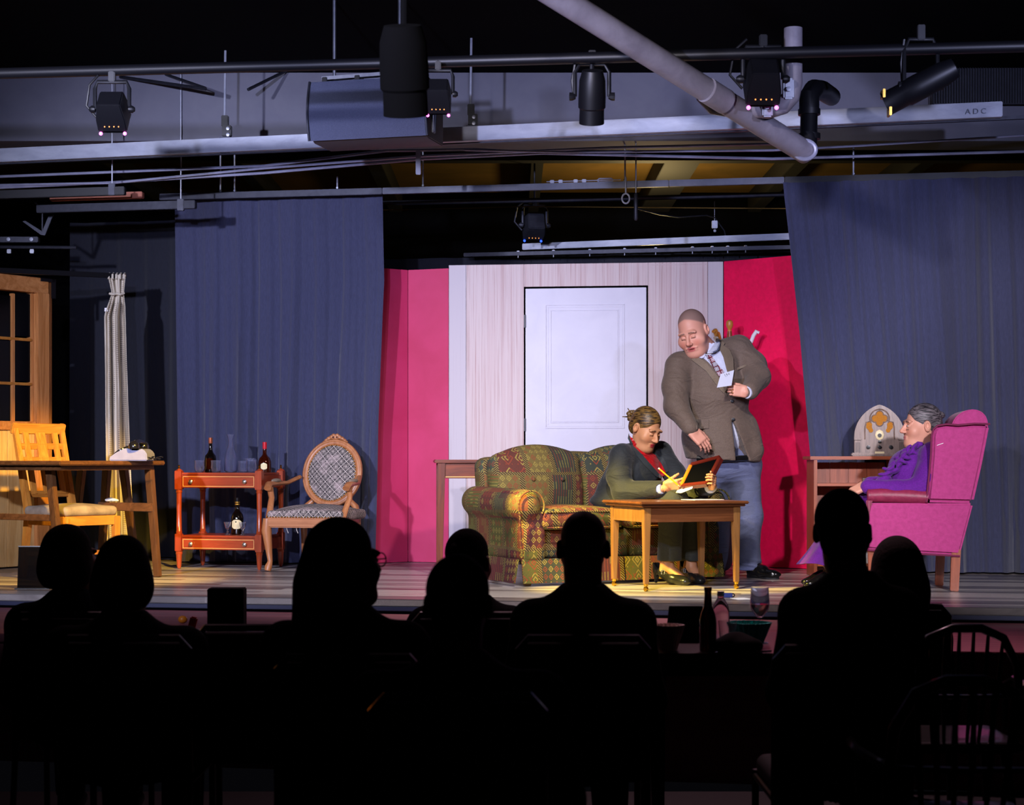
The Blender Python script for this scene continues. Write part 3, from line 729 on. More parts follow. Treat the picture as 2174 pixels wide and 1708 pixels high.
cb = bottle('liqueur_bottle', 'black cream liqueur bottle with oval cream label on the lower shelf', 504, 12.27, ZL, [(0, 0), (.041, 0), (.044, .008), (.044, .12), (.036, .145), (.02, .165), (.015, .185), (.014, .22), (.015, .235)], 'dark_bottle', [(.0145, .23), (.015, .232), (.015, .258), (.0, .26)], 'knob_black', (.04, .105, 1.7, .0447, 'label_cream'))
for z in (.208, .222): MB().lathe([(.0165, z), (.018, z+.002), (.018, z+.007), (.0165, z+.009)], 16).build('gold_band', 'gold', cb)
MB().lathe([(.005, 0), (0, .002)], 8, (-.004, -.0452, .09), (0, -1, 0)).build('crest', 'knob_black', cb)
ca = thing('carafe', 'clear glass carafe with flared mouth on the cart top', 'carafe', at(490, 12.34, ZC))
cp = [(0, .002), (.04, .002), (.046, .012), (.046, .09), (.04, .13), (.022, .18), (.017, .205), (.018, .235), (.031, .268)]
MB().lathe(cp+[(r-.003, z) for r, z in reversed(cp[1:])][:-1]+[(0, .008)], 28).build('glass_body', 'glass', ca)
def tumbler(px, Y, r, h, label):
    o = thing('tumbler', label, 'glass', at(px, Y, ZC), 0, 'cut glass tumblers on the cart')
    pr = [(0, .001), (r*.72, .001), (r*.85, h*.12), (r, h*.4), (r*.93, h*.75), (r*1.02, h)]
    cut = lambda a, z: 1+(.025*math.cos(a*12) if z < h*.7 else 0)
    MB().lathe(pr+[(q-.0025, z) for q, z in reversed(pr[2:])]+[(r*.7, h*.1), (0, h*.1)], 48, wob=cut).build('glass_body', 'glass', o)
tumbler(424, 12.3, .038, .085, 'cut glass tumbler at the left end of the cart top')
tumbler(459, 12.22, .038, .085, 'cut glass tumbler in front of the tall dark bottle')
tumbler(516, 12.22, .036, .08, 'cut glass tumbler just right of the carafe')
tumbler(534, 12.25, .04, .09, 'tallest cut glass tumbler beside the amber bottle')
tumbler(530, 12.38, .042, .1, 'cut glass tumbler standing behind the other two right of the carafe')
def stem(px, Y, label):
    o = thing('cordial_glass', label, 'glass', at(px, Y, ZL), 0, 'small stemmed glasses on the lower shelf')
    pr = [(0, .001), (.02, .001), (.02, .004), (.006, .01), (.009, .02), (.005, .027), (.008, .036), (.014, .045), (.019, .06), (.026, .09)]
    MB().lathe(pr+[(.0235, .09), (.016, .06), (.01, .048), (0, .044)], 20, wob=lambda a, z: 1+(.05*math.cos(8*a) if .04 < z < .075 else 0)).build('glass_body', 'glass', o)
stem(483, 12.22, 'small stemmed glass left of the cream liqueur bottle'); stem(515, 12.18, 'small stemmed glass right of the cream liqueur bottle')

# ------------------------------------------------------------------ carved armchair
ac = thing('armchair', 'carved oval-back armchair with worn dark damask upholstery', 'armchair', (-1.345, 12.1, 0), math.radians(-14.5))
def cab(a, pts, rs): return MB().tube(pts, rs, 10).build('leg', 'carved', ac)
for s in (-1, 1):
    cab(0, [(s*.27, -.26, .36), (s*.275, -.265, .28), (s*.265, -.255, .17), (s*.255, -.25, .07), (s*.262, -.265, .03), (s*.265, -.27, .004)], [.032, .036, .026, .018, .026, .022])
    cab(0, [(s*.2, .24, .36), (s*.2, .245, .22), (s*.205, .26, .1), (s*.215, .3, .004)], [.028, .022, .018, .02])
    MB().bar((s*.27, -.25, .335), (s*.2, .24, .335), .04, .07).build('seat_rail', 'carved_x', ac, bev=.008)
    # arm post rising from the front and the arm with its pad
    MB().tube([(s*.265, -.24, .36), (s*.275, -.2, .43), (s*.285, -.15, .5), (s*.29, -.17, .575)], [.026, .022, .02, .022], 10, flat=.8).build('arm_post', 'carved', ac)
    am = MB().tube([(s*.285, -.225, .565), (s*.29, -.19, .592), (s*.285, -.08, .598), (s*.262, .08, .6), (s*.222, .22, .64)], [.026, .027, .022, .018, .018], 10, flat=.8).build('arm', 'carved_x', ac)
    pa = MB().ball((s*.283, -.07, .617), (.024, .075, .016), 14, 8).build('arm_pad', 'suede', ac)
    MB().tube([(s*.283-.02, -.1, .605), (s*.283-.024, -.103, .585), (s*.283-.02, -.1, .563)], .0016, 5).build('loose_thread', 'wear_white', pa)
MB().bar((-.27, -.265, .335), (.27, -.265, .335), .045, .07).build('seat_rail', 'carved_x', ac, bev=.008)
MB().bar((-.2, .24, .335), (.2, .24, .335), .04, .07).build('seat_rail', 'carved_x', ac, bev=.008)
sq = S((-.33, -.34, -.05), (.33, .32, .12), .008); sq.box((0, -.02, .01), (.275, .26, .035), r=.03); sq.ell((0, -.02, .03), (.27, .255, .055), k=.03)
o = sdfobj(sq, 'seat', 'damask', ac, uv=True); o.location = (0, 0, .372)
for k in range(26): MB().ball((-.262+k*.021, -.285, .372), .0055, 6, 4).build('nail', 'brass', ac)
BC, tl = Vector((0, .285, .665)), math.radians(13)
def bkp(a, rx, rz, off=0):
    x, z = rx*math.cos(a), rz*math.sin(a); return Vector((x, BC.y+math.sin(tl)*z-math.cos(tl)*off, BC.z+math.cos(tl)*z+math.sin(tl)*off))
ring = lambda rx, rz, off, r, fl=1: MB().tube([bkp(2*math.pi*k/48, rx, rz, off) for k in range(48)], r, 10, closed=True, flat=fl)
ring(.198, .222, 0, .026).build('back_frame', 'carved', ac); ring(.212, .236, .012, .011).build('back_moulding', 'carved', ac)
MB().grid(lambda u, v: bkp(6.2832*u, .185*v, .208*v, .014+.03*(1-v*v)), 40, 9, cu=True).build('back_cushion', 'damask', ac, uv=True)
MB().grid(lambda u, v: bkp(6.2832*u, .19*v, .213*v, -.016), 40, 4, cu=True).build('back_panel', 'damask', ac, uv=True)
mbn = MB()
for k in range(60): mbn.ball(bkp(2*math.pi*k/60, .176, .2, .022), .005, 6, 4)
mbn.build('nail_trim', 'brass', ac)
crest = S((-.13, -.05, -.05), (.13, .05, .06), .004)
for x, z, r in ((0, .012, .024), (-.028, .014, .018), (.028, .014, .018), (-.05, .004, .016), (.05, .004, .016), (-.07, -.008, .013), (.07, -.008, .013), (-.086, -.02, .01), (.086, -.02, .01), (-.014, .03, .012), (.014, .03, .012)):
    crest.ell((x, 0, z), (r, .014, r*.9), k=.006)
for x in (-.014, .014): crest.cone((x, -.03, .012), (x, .03, .012), .006, .006, k=.003, sub=True)
o = sdfobj(crest, 'carved_crest', 'carved', ac); o.location = bkp(math.pi/2, 0, .25)
for s in (-1, 1): MB().tube([(s*.2, .235, .36), (s*.185, .25, .43), (s*.14, .26, .47)], [.028, .024, .02], 10).build('back_strut', 'carved', ac)
for x in (-.13, -.06): MB().tube([(x, -.26, .3), (x+.004, -.264, .285), (x+.012, -.26, .262)], .0018, 5).build('loose_thread', 'wear_white', ac)

# ------------------------------------------------------------------ end table behind the sofa
et = thing('end_table', 'tall reddish end table with tapered legs at the left of the sofa', 'table', (-.30, 11.62, 0), math.radians(4))
MB().box((0, 0, .752), (.44, .42, .022)).build('tabletop', 'endwood_x', et, bev=.005)
for s in (-1, 1):
    for t in (-1, 1): MB().bar((s*.175, t*.17, .74), (s*.185, t*.175, .002), .05, .05, .03, .03, up=(0, 1, 0)).build('leg', 'endwood', et, bev=.003)
    MB().box((s*.175, 0, .69), (.02, .3, .1)).build('apron', 'endwood_x', et, bev=.002); MB().box((0, s*.17, .69), (.3, .02, .1)).build('apron', 'endwood_x', et, bev=.002)
MB().box((0, -.181, .65), (.3, .004, .006)).build('inlay_line', 'inlay', et)

# ------------------------------------------------------------------ sofa
SA = math.radians(27)
sf = thing('loveseat', 'patchwork kilim loveseat with rolled arms and pleated skirt', 'sofa', (.02, 10.45, 0), SA)
SW, SD = 1.52, .8
def sob(build, name, lo, hi, h=.011, parent=sf, mat='kilim'):
    g = S(lo, hi, h); build(g); return sdfobj(g, name, mat, parent, uv=True)
def arm(x0, sgn):
    def b_(g):
        xc = x0+sgn*-.005
        g.cone((x0-sgn*.01, .06, .485), (x0-sgn*.01, SD-.08, .5), .1, .095)
        g.box((x0+sgn*.03, SD/2, .3), (.075, SD/2-.01, .15), r=.03, k=.03)
        g.box((x0+sgn*.03, .1, .25), (.07, .1, .1), r=.03, k=.05)
    return sob(b_, 'arm', (x0-.16, -.06, .1), (x0+.16, SD+.06, .62))
for x0, s in ((.1, 1), (SW-.1, -1)):
    a = arm(x0, s)
    xr = x0-s*.01
    MB().tube([(xr+.088*math.cos(t), -.034, .487+.088*math.sin(t)) for t in np.linspace(-.6, 3.6, 22)]+[(xr-.07, -.028, .35), (xr-.05, -.01, .18)], .006, 6).build('piping', 'kilim', a, uv=True)
sob(lambda g: g.box((SW/2, .42, .25), (SW/2-.08, .37, .09), r=.03), 'base', (.05, -.02, .1), (SW-.05, SD+.05, .4))
sob(lambda g: (g.box((SW/2, SD-.09, .48), (SW/2-.1, .08, .3), R=Rx(-.12), r=.06), g.ell((SW/2, SD-.06, .72), (SW/2-.2, .07, .1), k=.05)), 'back', (0, SD-.35, .12), (SW, SD+.15, .95))
for x0, x1 in ((.17, .745), (.775, 1.35)):
    xm, hw = (x0+x1)/2, (x1-x0)/2
    cu = sob(lambda g: (g.box((xm, .3, .40), (hw, .34, .062), r=.05), g.ell((xm, .28, .42), (hw*.95, .32, .06), k=.05)), 'seat_cushion', (x0-.04, -.08, .3), (x1+.04, .7, .52), .01)
    for z in (.447, .352): MB().tube([(x0+.03, -.03, z), (x0+.06, -.04, z), (x1-.06, -.04, z), (x1-.03, -.03, z)], .006, 6).build('piping', 'kilim', cu, uv=True)
R1 = Rx(-.2)
for xm, hw in ((.44, .32), (1.06, .3)):
    def b_(g):
        g.box((xm, .58, .60), (hw, .085, .2), R=R1, r=.07); g.ell((xm, .555, .60), (hw*.95, .13, .2), R=R1, k=.06); g.ell((xm+.03, .62, .76), (hw*.8, .07, .1), R=R1, k=.08)
    cu = sob(b_, 'back_cushion', (xm-hw-.06, .3, .36), (xm+hw+.06, .85, .95), .01)
    for bx in (-.09, .12): MB().ball((xm+bx, .43, .64), (.014, .01, .014), 10, 6).build('button', 'kilim', cu, uv=True)
def skirt(x0, y0, x1, y1, n):
    d = Vector((x1-x0, y1-y0, 0)); nn = Vector((d.y, -d.x, 0)).normalized()
    f = lambda u, v: tuple(Vector((x0, y0, .165-.145*v))+d*u+nn*(v*(.022+.006*math.sin(u*n))))
    return MB().grid(f, 40, 6).build('skirt_panel', 'kilim', sf, solid=.012, uv=True, ang=60)
skirt(.045, .0, .40, .0, 9); skirt(.41, 0, .75, 0, 7); skirt(.76, 0, 1.10, 0, 8); skirt(1.11, 0, SW-.04, 0, 8)
skirt(.03, SD, .03, .41, 8); skirt(.03, .40, .03, .01, 9); skirt(SW-.03, .01, SW-.03, SD, 9)
for x in (.1, SW-.1):
    for y in (.04, SD-.06): MB().box((x, y, .05), (.05, .05, .096), taper=.8).build('foot', 'darkoak', sf, bev=.004)

# ------------------------------------------------------------------ coffee table
cf = thing('coffee_table', 'brown wooden side table on brass castors in front of the sofa', 'table', (.765, 10.07, 0), math.radians(20))
TW, TD, THt = .62, .5, .52
tt = MB().box((TW/2, TD/2, THt-.008), (TW+.08, TD+.08, .018)).build('tabletop', 'tablewood_x', cf, bev=.006)
MB().box((TW/2, TD/2, THt-.024), (TW+.05, TD+.05, .014)).build('edge_moulding', 'tablewood_x', tt, bev=.005)
for x in (0, TW):
    for y in (0, TD):
        sx, sy = (1 if x == 0 else -1), (1 if y == 0 else -1)
        lg = MB().bar((x+sx*.022, y+sy*.022, THt-.03), (x+sx*.018, y+sy*.018, .042), .046, .046, .028, .028, up=(0, 1, 0)).build('leg', 'tablewood', cf, bev=.003)
        mb = MB().lathe([(.012, .03), (.014, .036), (.014, .05)], 12, (x+sx*.018, y+sy*.018, 0)); mb.lathe([(.0, -.008), (.014, -.007), (.014, .007), (0, .008)], 14, (x+sx*.018, y+sy*.018, .0155), (1, .4, 0))
        mb.build('castor', 'brass', lg)
MB().box((TW/2, .012, THt-.075), (TW-.08, .016, .09)).build('apron', 'tablewood_x', cf, bev=.002); MB().box((TW/2, TD-.012, THt-.075), (TW-.08, .016, .09)).build('apron', 'tablewood_x', cf, bev=.002)
for x in (.012, TW-.012): MB().box((x, TD/2, THt-.075), (.016, TD-.08, .09)).build('apron', 'tablewood', cf, bev=.002)
o = MB().box((0, 0, .0015), (.21, .15, .003)).build('paper_sheet', 'paper', None); o.location = Vector((.765, 10.07, 0))+Rz(math.radians(20)) @ Vector((.52, .3, THt+.0015)); o.rotation_euler = (0, 0, .5); tag(o, 'white paper lying flat on the side table in front of the sofa', 'paper')

# ------------------------------------------------------------------ wing chair
WY = 10.08
wc = thing('wing_chair', 'magenta upholstered wing chair with square wooden legs', 'armchair', at(1940, WY+.3, 0))
wo = Vector(wc.location)
def wp(px, py, Y): return P(px, py, WY)-wo+Vector((0, Y-WY, 0))
def wprism(pts, Y0, Y1, name, mat, bev, parent=wc, seg=3):
    n = len(pts); q0 = [wp(x, y, Y0) for x, y in pts]; q1 = [wp(x, y, Y1) for x, y in pts]
    return MB().add(q0+q1, [tuple(range(n)), tuple(reversed(range(n, 2*n)))]+[(i, i+n, (i+1) % n+n, (i+1) % n) for i in range(n)]).build(name, mat, parent, bev=bev, seg=seg)
low = [(1849, 1068), (1968, 1068), (2066, 1068), (2038, 1178), (1938, 1173), (1838, 1166), (1843, 1100)]
wing = [(1968, 1066), (1974, 1010), (1978, 960), (1979, 925), (1983, 911), (1992, 903), (2010, 900), (2035, 902), (2068, 899), (2100, 900), (2084, 985), (2066, 1068)]
for Y0, Y1 in ((WY, WY+.07), (WY+.55, WY+.62)):
    wprism(low, Y0, Y1, 'side_panel', 'magenta', .014); wprism(wing, Y0, Y1, 'wing', 'magenta', .022)
    e = Y0-.001 if Y0 == WY else Y1+.001
    MB().tube([wp(x, y, e) for x, y in wing[:10]], .006, 6).build('piping', 'magenta_pipe', wc)
    MB().tube([wp(x, y, e) for x, y in ((1838, 1168), (1938, 1175), (2038, 1180))], .006, 6).build('piping', 'magenta_pipe', wc)
    yc = (Y0+Y1)/2
    am = MB().tube([wp(1850, 1053, yc), wp(1875, 1052, yc), (wp(1920, 1053, yc)), wp(1972, 1056, yc)], [.038, .042, .042, .042], 16).build('arm_roll', 'magenta_leather', wc)
    MB().lathe([(.04, 0), (.04, .01), (.03, .016), (0, .016)], 18, wp(1851, 1053, yc), (-1, 0, 0)).build('arm_scroll', 'magenta_leather', am)
    wprism([(1843, 1060), (1856, 1060), (1852, 1100), (1842, 1130)], Y0, Y1, 'arm_front', 'magenta_leather', .008)
wprism([(2060, 900), (2098, 900), (2038, 1176), (1992, 1176)], WY+.06, WY+.56, 'back', 'magenta', .02)
wprism([(2024+76*((1-math.cos(a_))/2)**.8, 908-40*math.sin(a_)**.75) for a_ in np.linspace(0, math.pi, 22)]+[(2092, 925), (2030, 925)], WY+.075, WY+.545, 'crest', 'magenta', .008)
ss = S((-.5, -.4, .2), (.4, .4, .6), .012); s0 = wp(1930, 1100, WY+.31); ss.box((s0.x, s0.y, .36), (.26, .23, .06), r=.05); sdfobj(ss, 'seat_cushion', 'magenta', wc)
wprism([(1846, 1112), (1852, 1112), (1850, 1166), (1842, 1166)], WY+.07, WY+.55, 'front_rail', 'magenta', .006)
for px, pt, Yl, z in ((2027, 2031, WY+.03, 0), (2012, 2016, WY+.47, 0), (1858, 1856, WY+.04, 0), (1846, 1844, WY+.55, 0)):
    a = wp(pt, 1170, Yl); b_ = wp(px, 1255, Yl); a.z = .245-.0; b_.z = .002
    MB().bar(a, b_, .052, .05, .048, .044, up=(0, 1, 0)).build('leg', 'shelfwood', wc, bev=.004)
MB().prism([(-.018, -.003), (.018, .003), (.018, .006), (-.018, 0)], wp(1997, 943, WY-.0015), (1, 0, .2), (0, 0, 1), .003).build('loose_staple', 'paper', wc)

wc.rotation_euler = (0, 0, math.radians(-8)); piv = P(2038, 1100, WY)-wo; piv.z = 0; wc.location = wo+piv-Rz(math.radians(-8)) @ piv
# ------------------------------------------------------------------ bookcase and radio
BY = 11.3
bc = thing('bookcase', 'low reddish open bookcase under the cathedral radio', 'bookcase', at(1815, BY, 0))
bx0, bx1 = at(1728, BY, 0).x-bc.location.x, at(1908, BY, 0).x-bc.location.x
bt = .785; xm = (bx0+bx1)/2; bwid = bx1-bx0
MB().box((xm, .14, bt-.011), (bwid+.05, .3, .022)).build('top', 'shelfwood_x', bc, bev=.003)
for x in (bx0+.011, bx1-.011): MB().box((x, .14, (bt-.022)/2), (.022, .28, bt-.026)).build('side', 'shelfwood', bc, bev=.002)
for z in (.6, .36, .08): MB().box((xm, .14, z), (bwid-.044, .27, .018)).build('shelf', 'shelfwood_x', bc, bev=.002)
for k in range(4): MB().box((bx0+.03+(bwid-.06)*(k+.5)/4, .272, bt/2-.01), ((bwid-.06)/4-.002, .01, bt-.06)).build('back_plank', 'shelfwood', bc, bev=.001)
bk_ = thing('book', 'dark book lying on the upper shelf of the bookcase', 'book', at(1862, BY+.1, .609), .05)
MB().box((0, 0, .018), (.17, .12, .036)).build('cover', 'book_dark', bk_, bev=.003)
for k in range(5): MB().box((-.086, -.04+.018*k, .018), (.002, .008, .03)).build('spine_band', 'pewter', bk_)
st_ = thing('paper_stack', 'stack of white papers on the bottom shelf of the bookcase', 'paper', at(1846, BY+.1, .09))
for k in range(6): MB().box((.002*(k % 3), .001*k, .006+.011*k), (.17, .2, .009)).build('sheet_bundle', 'paper', st_)

rd = thing('cathedral_radio', 'wooden cathedral radio with gothic grille on the bookcase', 'radio', at(1866, BY+.1, bt+.001), math.radians(-9)); rd.scale = (1.1, 1.1, 1.1)
def arch(w_, h, sp, n=14):            # pointed arch outline: half width, full height, spring height
    R_ = (w_*w_+(h-sp)**2)/(2*w_); t1 = math.asin(min(1, (h-sp)/R_)); pts = [(-w_, 0), (-w_, sp)]
    for k in range(1, n+1): t = t1*k/n; pts.append((-w_+R_-R_*math.cos(t), sp+R_*math.sin(t)))
    rt = [(-x, z) for x, z in reversed(pts[:-1])]
    return pts+rt
ra = lambda w_, h, sp, y, th, z0=.02: MB().prism([(x, z+z0) for x, z in arch(w_, h, sp)], (0, y, 0), (1, 0, 0), (0, 0, 1), th)
ra(.147, .285, .09, .03, .17).build('cabinet', 'radioside', rd, bev=.008, seg=3)
ra(.147, .285, .09, -.06, .012).build('front_board', 'radiowood', rd, bev=.003)
ra(.112, .255, .1, -.067, .006).build('inner_panel', 'radiowood', rd, bev=.002)
MB().box((0, .02, .01), (.325, .21, .02)).build('base', 'radiowood', rd, bev=.005)
MB().box((0, -.078, .02), (.055, .012, .014)).build('maker_plate', 'ivory', rd, bev=.002)
for s in (-1, 1):
    pi = MB().box((s*.127, -.072, .055), (.036, .014, .075)).build('pilaster', 'radiowood', rd, bev=.002)
    for k in range(5): MB().box((s*.127-.012+.006*k, -.0795, .052), (.0025, .003, .06)).build('flute', 'radioside', pi)
    MB().box((s*.127, -.072, .1), (.042, .018, .01)).build('capital', 'radiowood', rd, bev=.002)
mb = MB(); gc = (0, .222)
for dx, dz, r in ((0, .023, .0195), (0, -.023, .0195), (-.025, 0, .0195), (.025, 0, .0195), (0, 0, .0215)): mb.lathe([(r, 0), (r, .003), (0, .0035)], 20, (dx, -.0715, gc[1]+dz), (0, -1, 0))
mb.build('grille', 'grille_cloth', rd)
q = []
for k in range(4):
    a0 = math.pi/2*k; cx_, cz_ = .025*math.cos(a0), gc[1]+.023*math.sin(a0)
    q += [(cx_+.022*math.cos(a0+t), -.073, cz_+.022*math.sin(a0+t)) for t in np.linspace(-1.75, 1.75, 12)]
MB().tube(q, .0035, 6, closed=True).build('grille_tracery', 'radiowood', rd)
MB().tube([(.056*math.cos(t), -.072, gc[1]+.055*math.sin(t)) for t in np.linspace(-.5, 3.64, 24)], .004, 6).build('grille_tracery', 'radiowood', rd)
for s in (-1, 1):
    mb = MB()
    for dx, dz, r in ((.06, .185, .017), (.058, .168, .015), (.05, .152, .013), (.066, .172, .012)): mb.lathe([(r, 0), (r, .003), (0, .0035)], 16, (s*dx, -.071, dz), (0, -1, 0))
    mb.build('grille', 'grille_cloth', rd)
    MB().tube([(s*.04, -.072, .215), (s*.055, -.072, .205), (s*.078, -.072, .2), (s*.085, -.072, .17), (s*.085, -.072, .1)], .004, 6).build('grille_tracery', 'radiowood', rd)
dl = MB().lathe([(.026, 0), (.026, .004), (.018, .008), (0, .008)], 8, (0, -.071, .125), (0, -1, 0), squash=1.2).build('dial_plate', 'ivory', rd)
MB().lathe([(.012, 0), (.012, .003), (0, .003)], 16, (0, -.079, .122), (0, -1, 0)).build('dial_window', 'knob_black', dl)
for x, z, r in ((0, .085, .009), (0, .053, .011), (-.065, .053, .012), (.065, .053, .012)): MB().lathe([(r, 0), (r*.9, .014), (0, .015)], 14, (x, -.07, z), (0, -1, 0)).build('knob', 'knob_black', rd)

# ------------------------------------------------------------------ coat stand behind the man
cr = thing('coat_stand', 'turned wooden coat stand with pale curved hooks behind the standing man', 'coat stand', at(1549, 12.18, 0))
MB().lathe([(.0, .2), (.03, .21), (.036, .26), (.026, .3), (.034, .42), (.02, .46), (.028, .5), (.018, .54), (.024, .6), (.02, .62), (.017, 1.2), (.02, 1.5), (.015, 1.56), (.022, 1.6), (.016, 1.66)], 16).build('pole', 'shelfwood', cr)
MB().lathe([(.013, 1.64), (.016, 1.66), (.012, 1.672), (.02, 1.685), (.026, 1.705), (.022, 1.728), (.01, 1.738), (0, 1.739)], 18).build('finial', 'honey', cr)
for k in range(4):
    a = math.radians(20+90*k); c_, s_ = math.cos(a), math.sin(a); pt = lambda r, z: (r*c_, r*s_, z)
    MB().tube([pt(.02, .24), pt(.07, .24), pt(.14, .17), pt(.21, .06), pt(.26, .012)], [.022, .022, .02, .018, .015], 10, flat=.7).build('foot', 'honey', cr)
for k in range(3):
    a = math.radians(-10+120*k); c_, s_ = math.cos(a), math.sin(a); pt = lambda r, z: (r*c_, r*s_, z)
    MB().tube([pt(.015, 1.545), pt(.06, 1.535), pt(.11, 1.55), pt(.15, 1.585), pt(.165, 1.625), pt(.185, 1.655), pt(.205, 1.645)], [.016, .017, .018, .018, .018, .02, .014], 10, flat=.8).build('hook', 'white_plastic' if k == 0 else 'honey', cr)
    MB().tube([pt(.015, 1.4), pt(.06, 1.385), pt(.1, 1.41), pt(.12, 1.44)], .01, 8).build('hook', 'honey', cr)
# ------------------------------------------------------------------ people
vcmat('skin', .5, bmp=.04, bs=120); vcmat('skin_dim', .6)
def hairmat(name, a, b_, sc=60, st=(1, 1, 1), rough=.45):
    m, nt, b = newmat(name); f = noise(nt, coord(nt, 'Object', st), sc, 3, .6, .3)
    nt.links.new(mixc(nt, ramp(f, .38, .62), hx(a), hx(b_)), b.inputs['Base Color']); b.inputs['Roughness'].default_value = rough; b.inputs['Specular IOR Level'].default_value = .5 if rough < .6 else .08; bump(nt, b, f, .5, .006)
hairmat('hair_streaked', '1c120c', '7a5a2a', 26, (1.0, 1.0, 4.5)); hairmat('hair_greying', '17141a', '6d6468', 30, (.8, 2, 5)); hairmat('hair_black', '060505', '0e0b0b', rough=.9); hairmat('hair_grey', '1f1c1c', '2c2828', rough=.9); hairmat('hair_brown', '0a0605', '140c09', rough=.9)
def cloth(name, a, b_, rough=.85, sc=60, bm_=.15, wr=0, sheen=.1, st=(1, 1, 1)):
    m, nt, b = newmat(name); f = noise(nt, coord(nt, 'Object', st), sc, 3); nt.links.new(mixc(nt, ramp(f, .35, .65), hx(a), hx(b_)), b.inputs['Base Color'])
    b.inputs['Roughness'].default_value = rough; b.inputs['Sheen Weight'].default_value = sheen; b.inputs['Specular IOR Level'].default_value = .3 if sheen else .04
    h = f*.06
    if wr:
        w1 = noise(nt, coord(nt, 'Object', (5, 5, 11)), 1.0, 2, .5, 1.5); h = h+w1*wr
    bump(nt, b, h, .6, .03 if wr else .004)
cloth('tweed', '6a5a50', '574941', .7, 260, wr=.9); cloth('tweed_edge', '77685a', '66584a', .7, 260); cloth('shirt_white', 'c3c8e0', 'b8bdd6', .7, 40, wr=.3); cloth('trouser_blue', '646b8e', '585f80', .8, 300, wr=.8)
cloth('blazer', '23272b', '1c2024', .75, 200, wr=.9); cloth('blazer_edge', '2c3236', '24292d', .7, 200); cloth('slack', '30332f', '292c29', .8, 200, wr=.5); cloth('red_satin', 'b01018', '980a12', .35, 30, wr=1.2)
cloth('purple', '601088', '520c78', .8, 120, wr=.5, sheen=.12); cloth('purple_dark', '36085e', '2c064e', .8, 120, sheen=.3)
M('card_stock', 'b9bccf', rough=.7); M('patent', '0b0b0d', rough=.15, coat=.5); M('patent_grey', '1c1e1e', rough=.25, coat=.3); M('lip', 'a01828', rough=.4); M('eye_white', 'd8d4d0', rough=.2); M('iris', '2a1a10', rough=.1); M('brow', '2a1d18', rough=.8); M('pencil', 'e09a10', rough=.4)
m, nt, b = newmat('tie')
u, v, z = xyz(nt, coord(nt, 'Object', (1, 1, 1)))
p, q = ((u*.94+z*.34)*30.0), ((z*.94-u*.34)*30.0); cell = rnd(p.fl(), q.fl(), 2.0); mm = ((p.fr()-.5).ab()).mx((q.fr()-.5).ab())
rr = (p.fr()-.5)*(p.fr()-.5)+(q.fr()-.5)*(q.fr()-.5)
c1 = mixc(nt, cell.gt(.5), hx('7f0f20'), hx('2a2c40')); c1 = mixc(nt, (mm-.3).ab().lt(.07), c1, hx('a9a4b4')); c1 = mixc(nt, rr.lt(.03), c1, hx('b9b2c0')); c1 = mixc(nt, mm.gt(.42), c1, hx('5a1022'))
nt.links.new(c1, b.inputs['Base Color']); b.inputs['Roughness'].default_value = .5

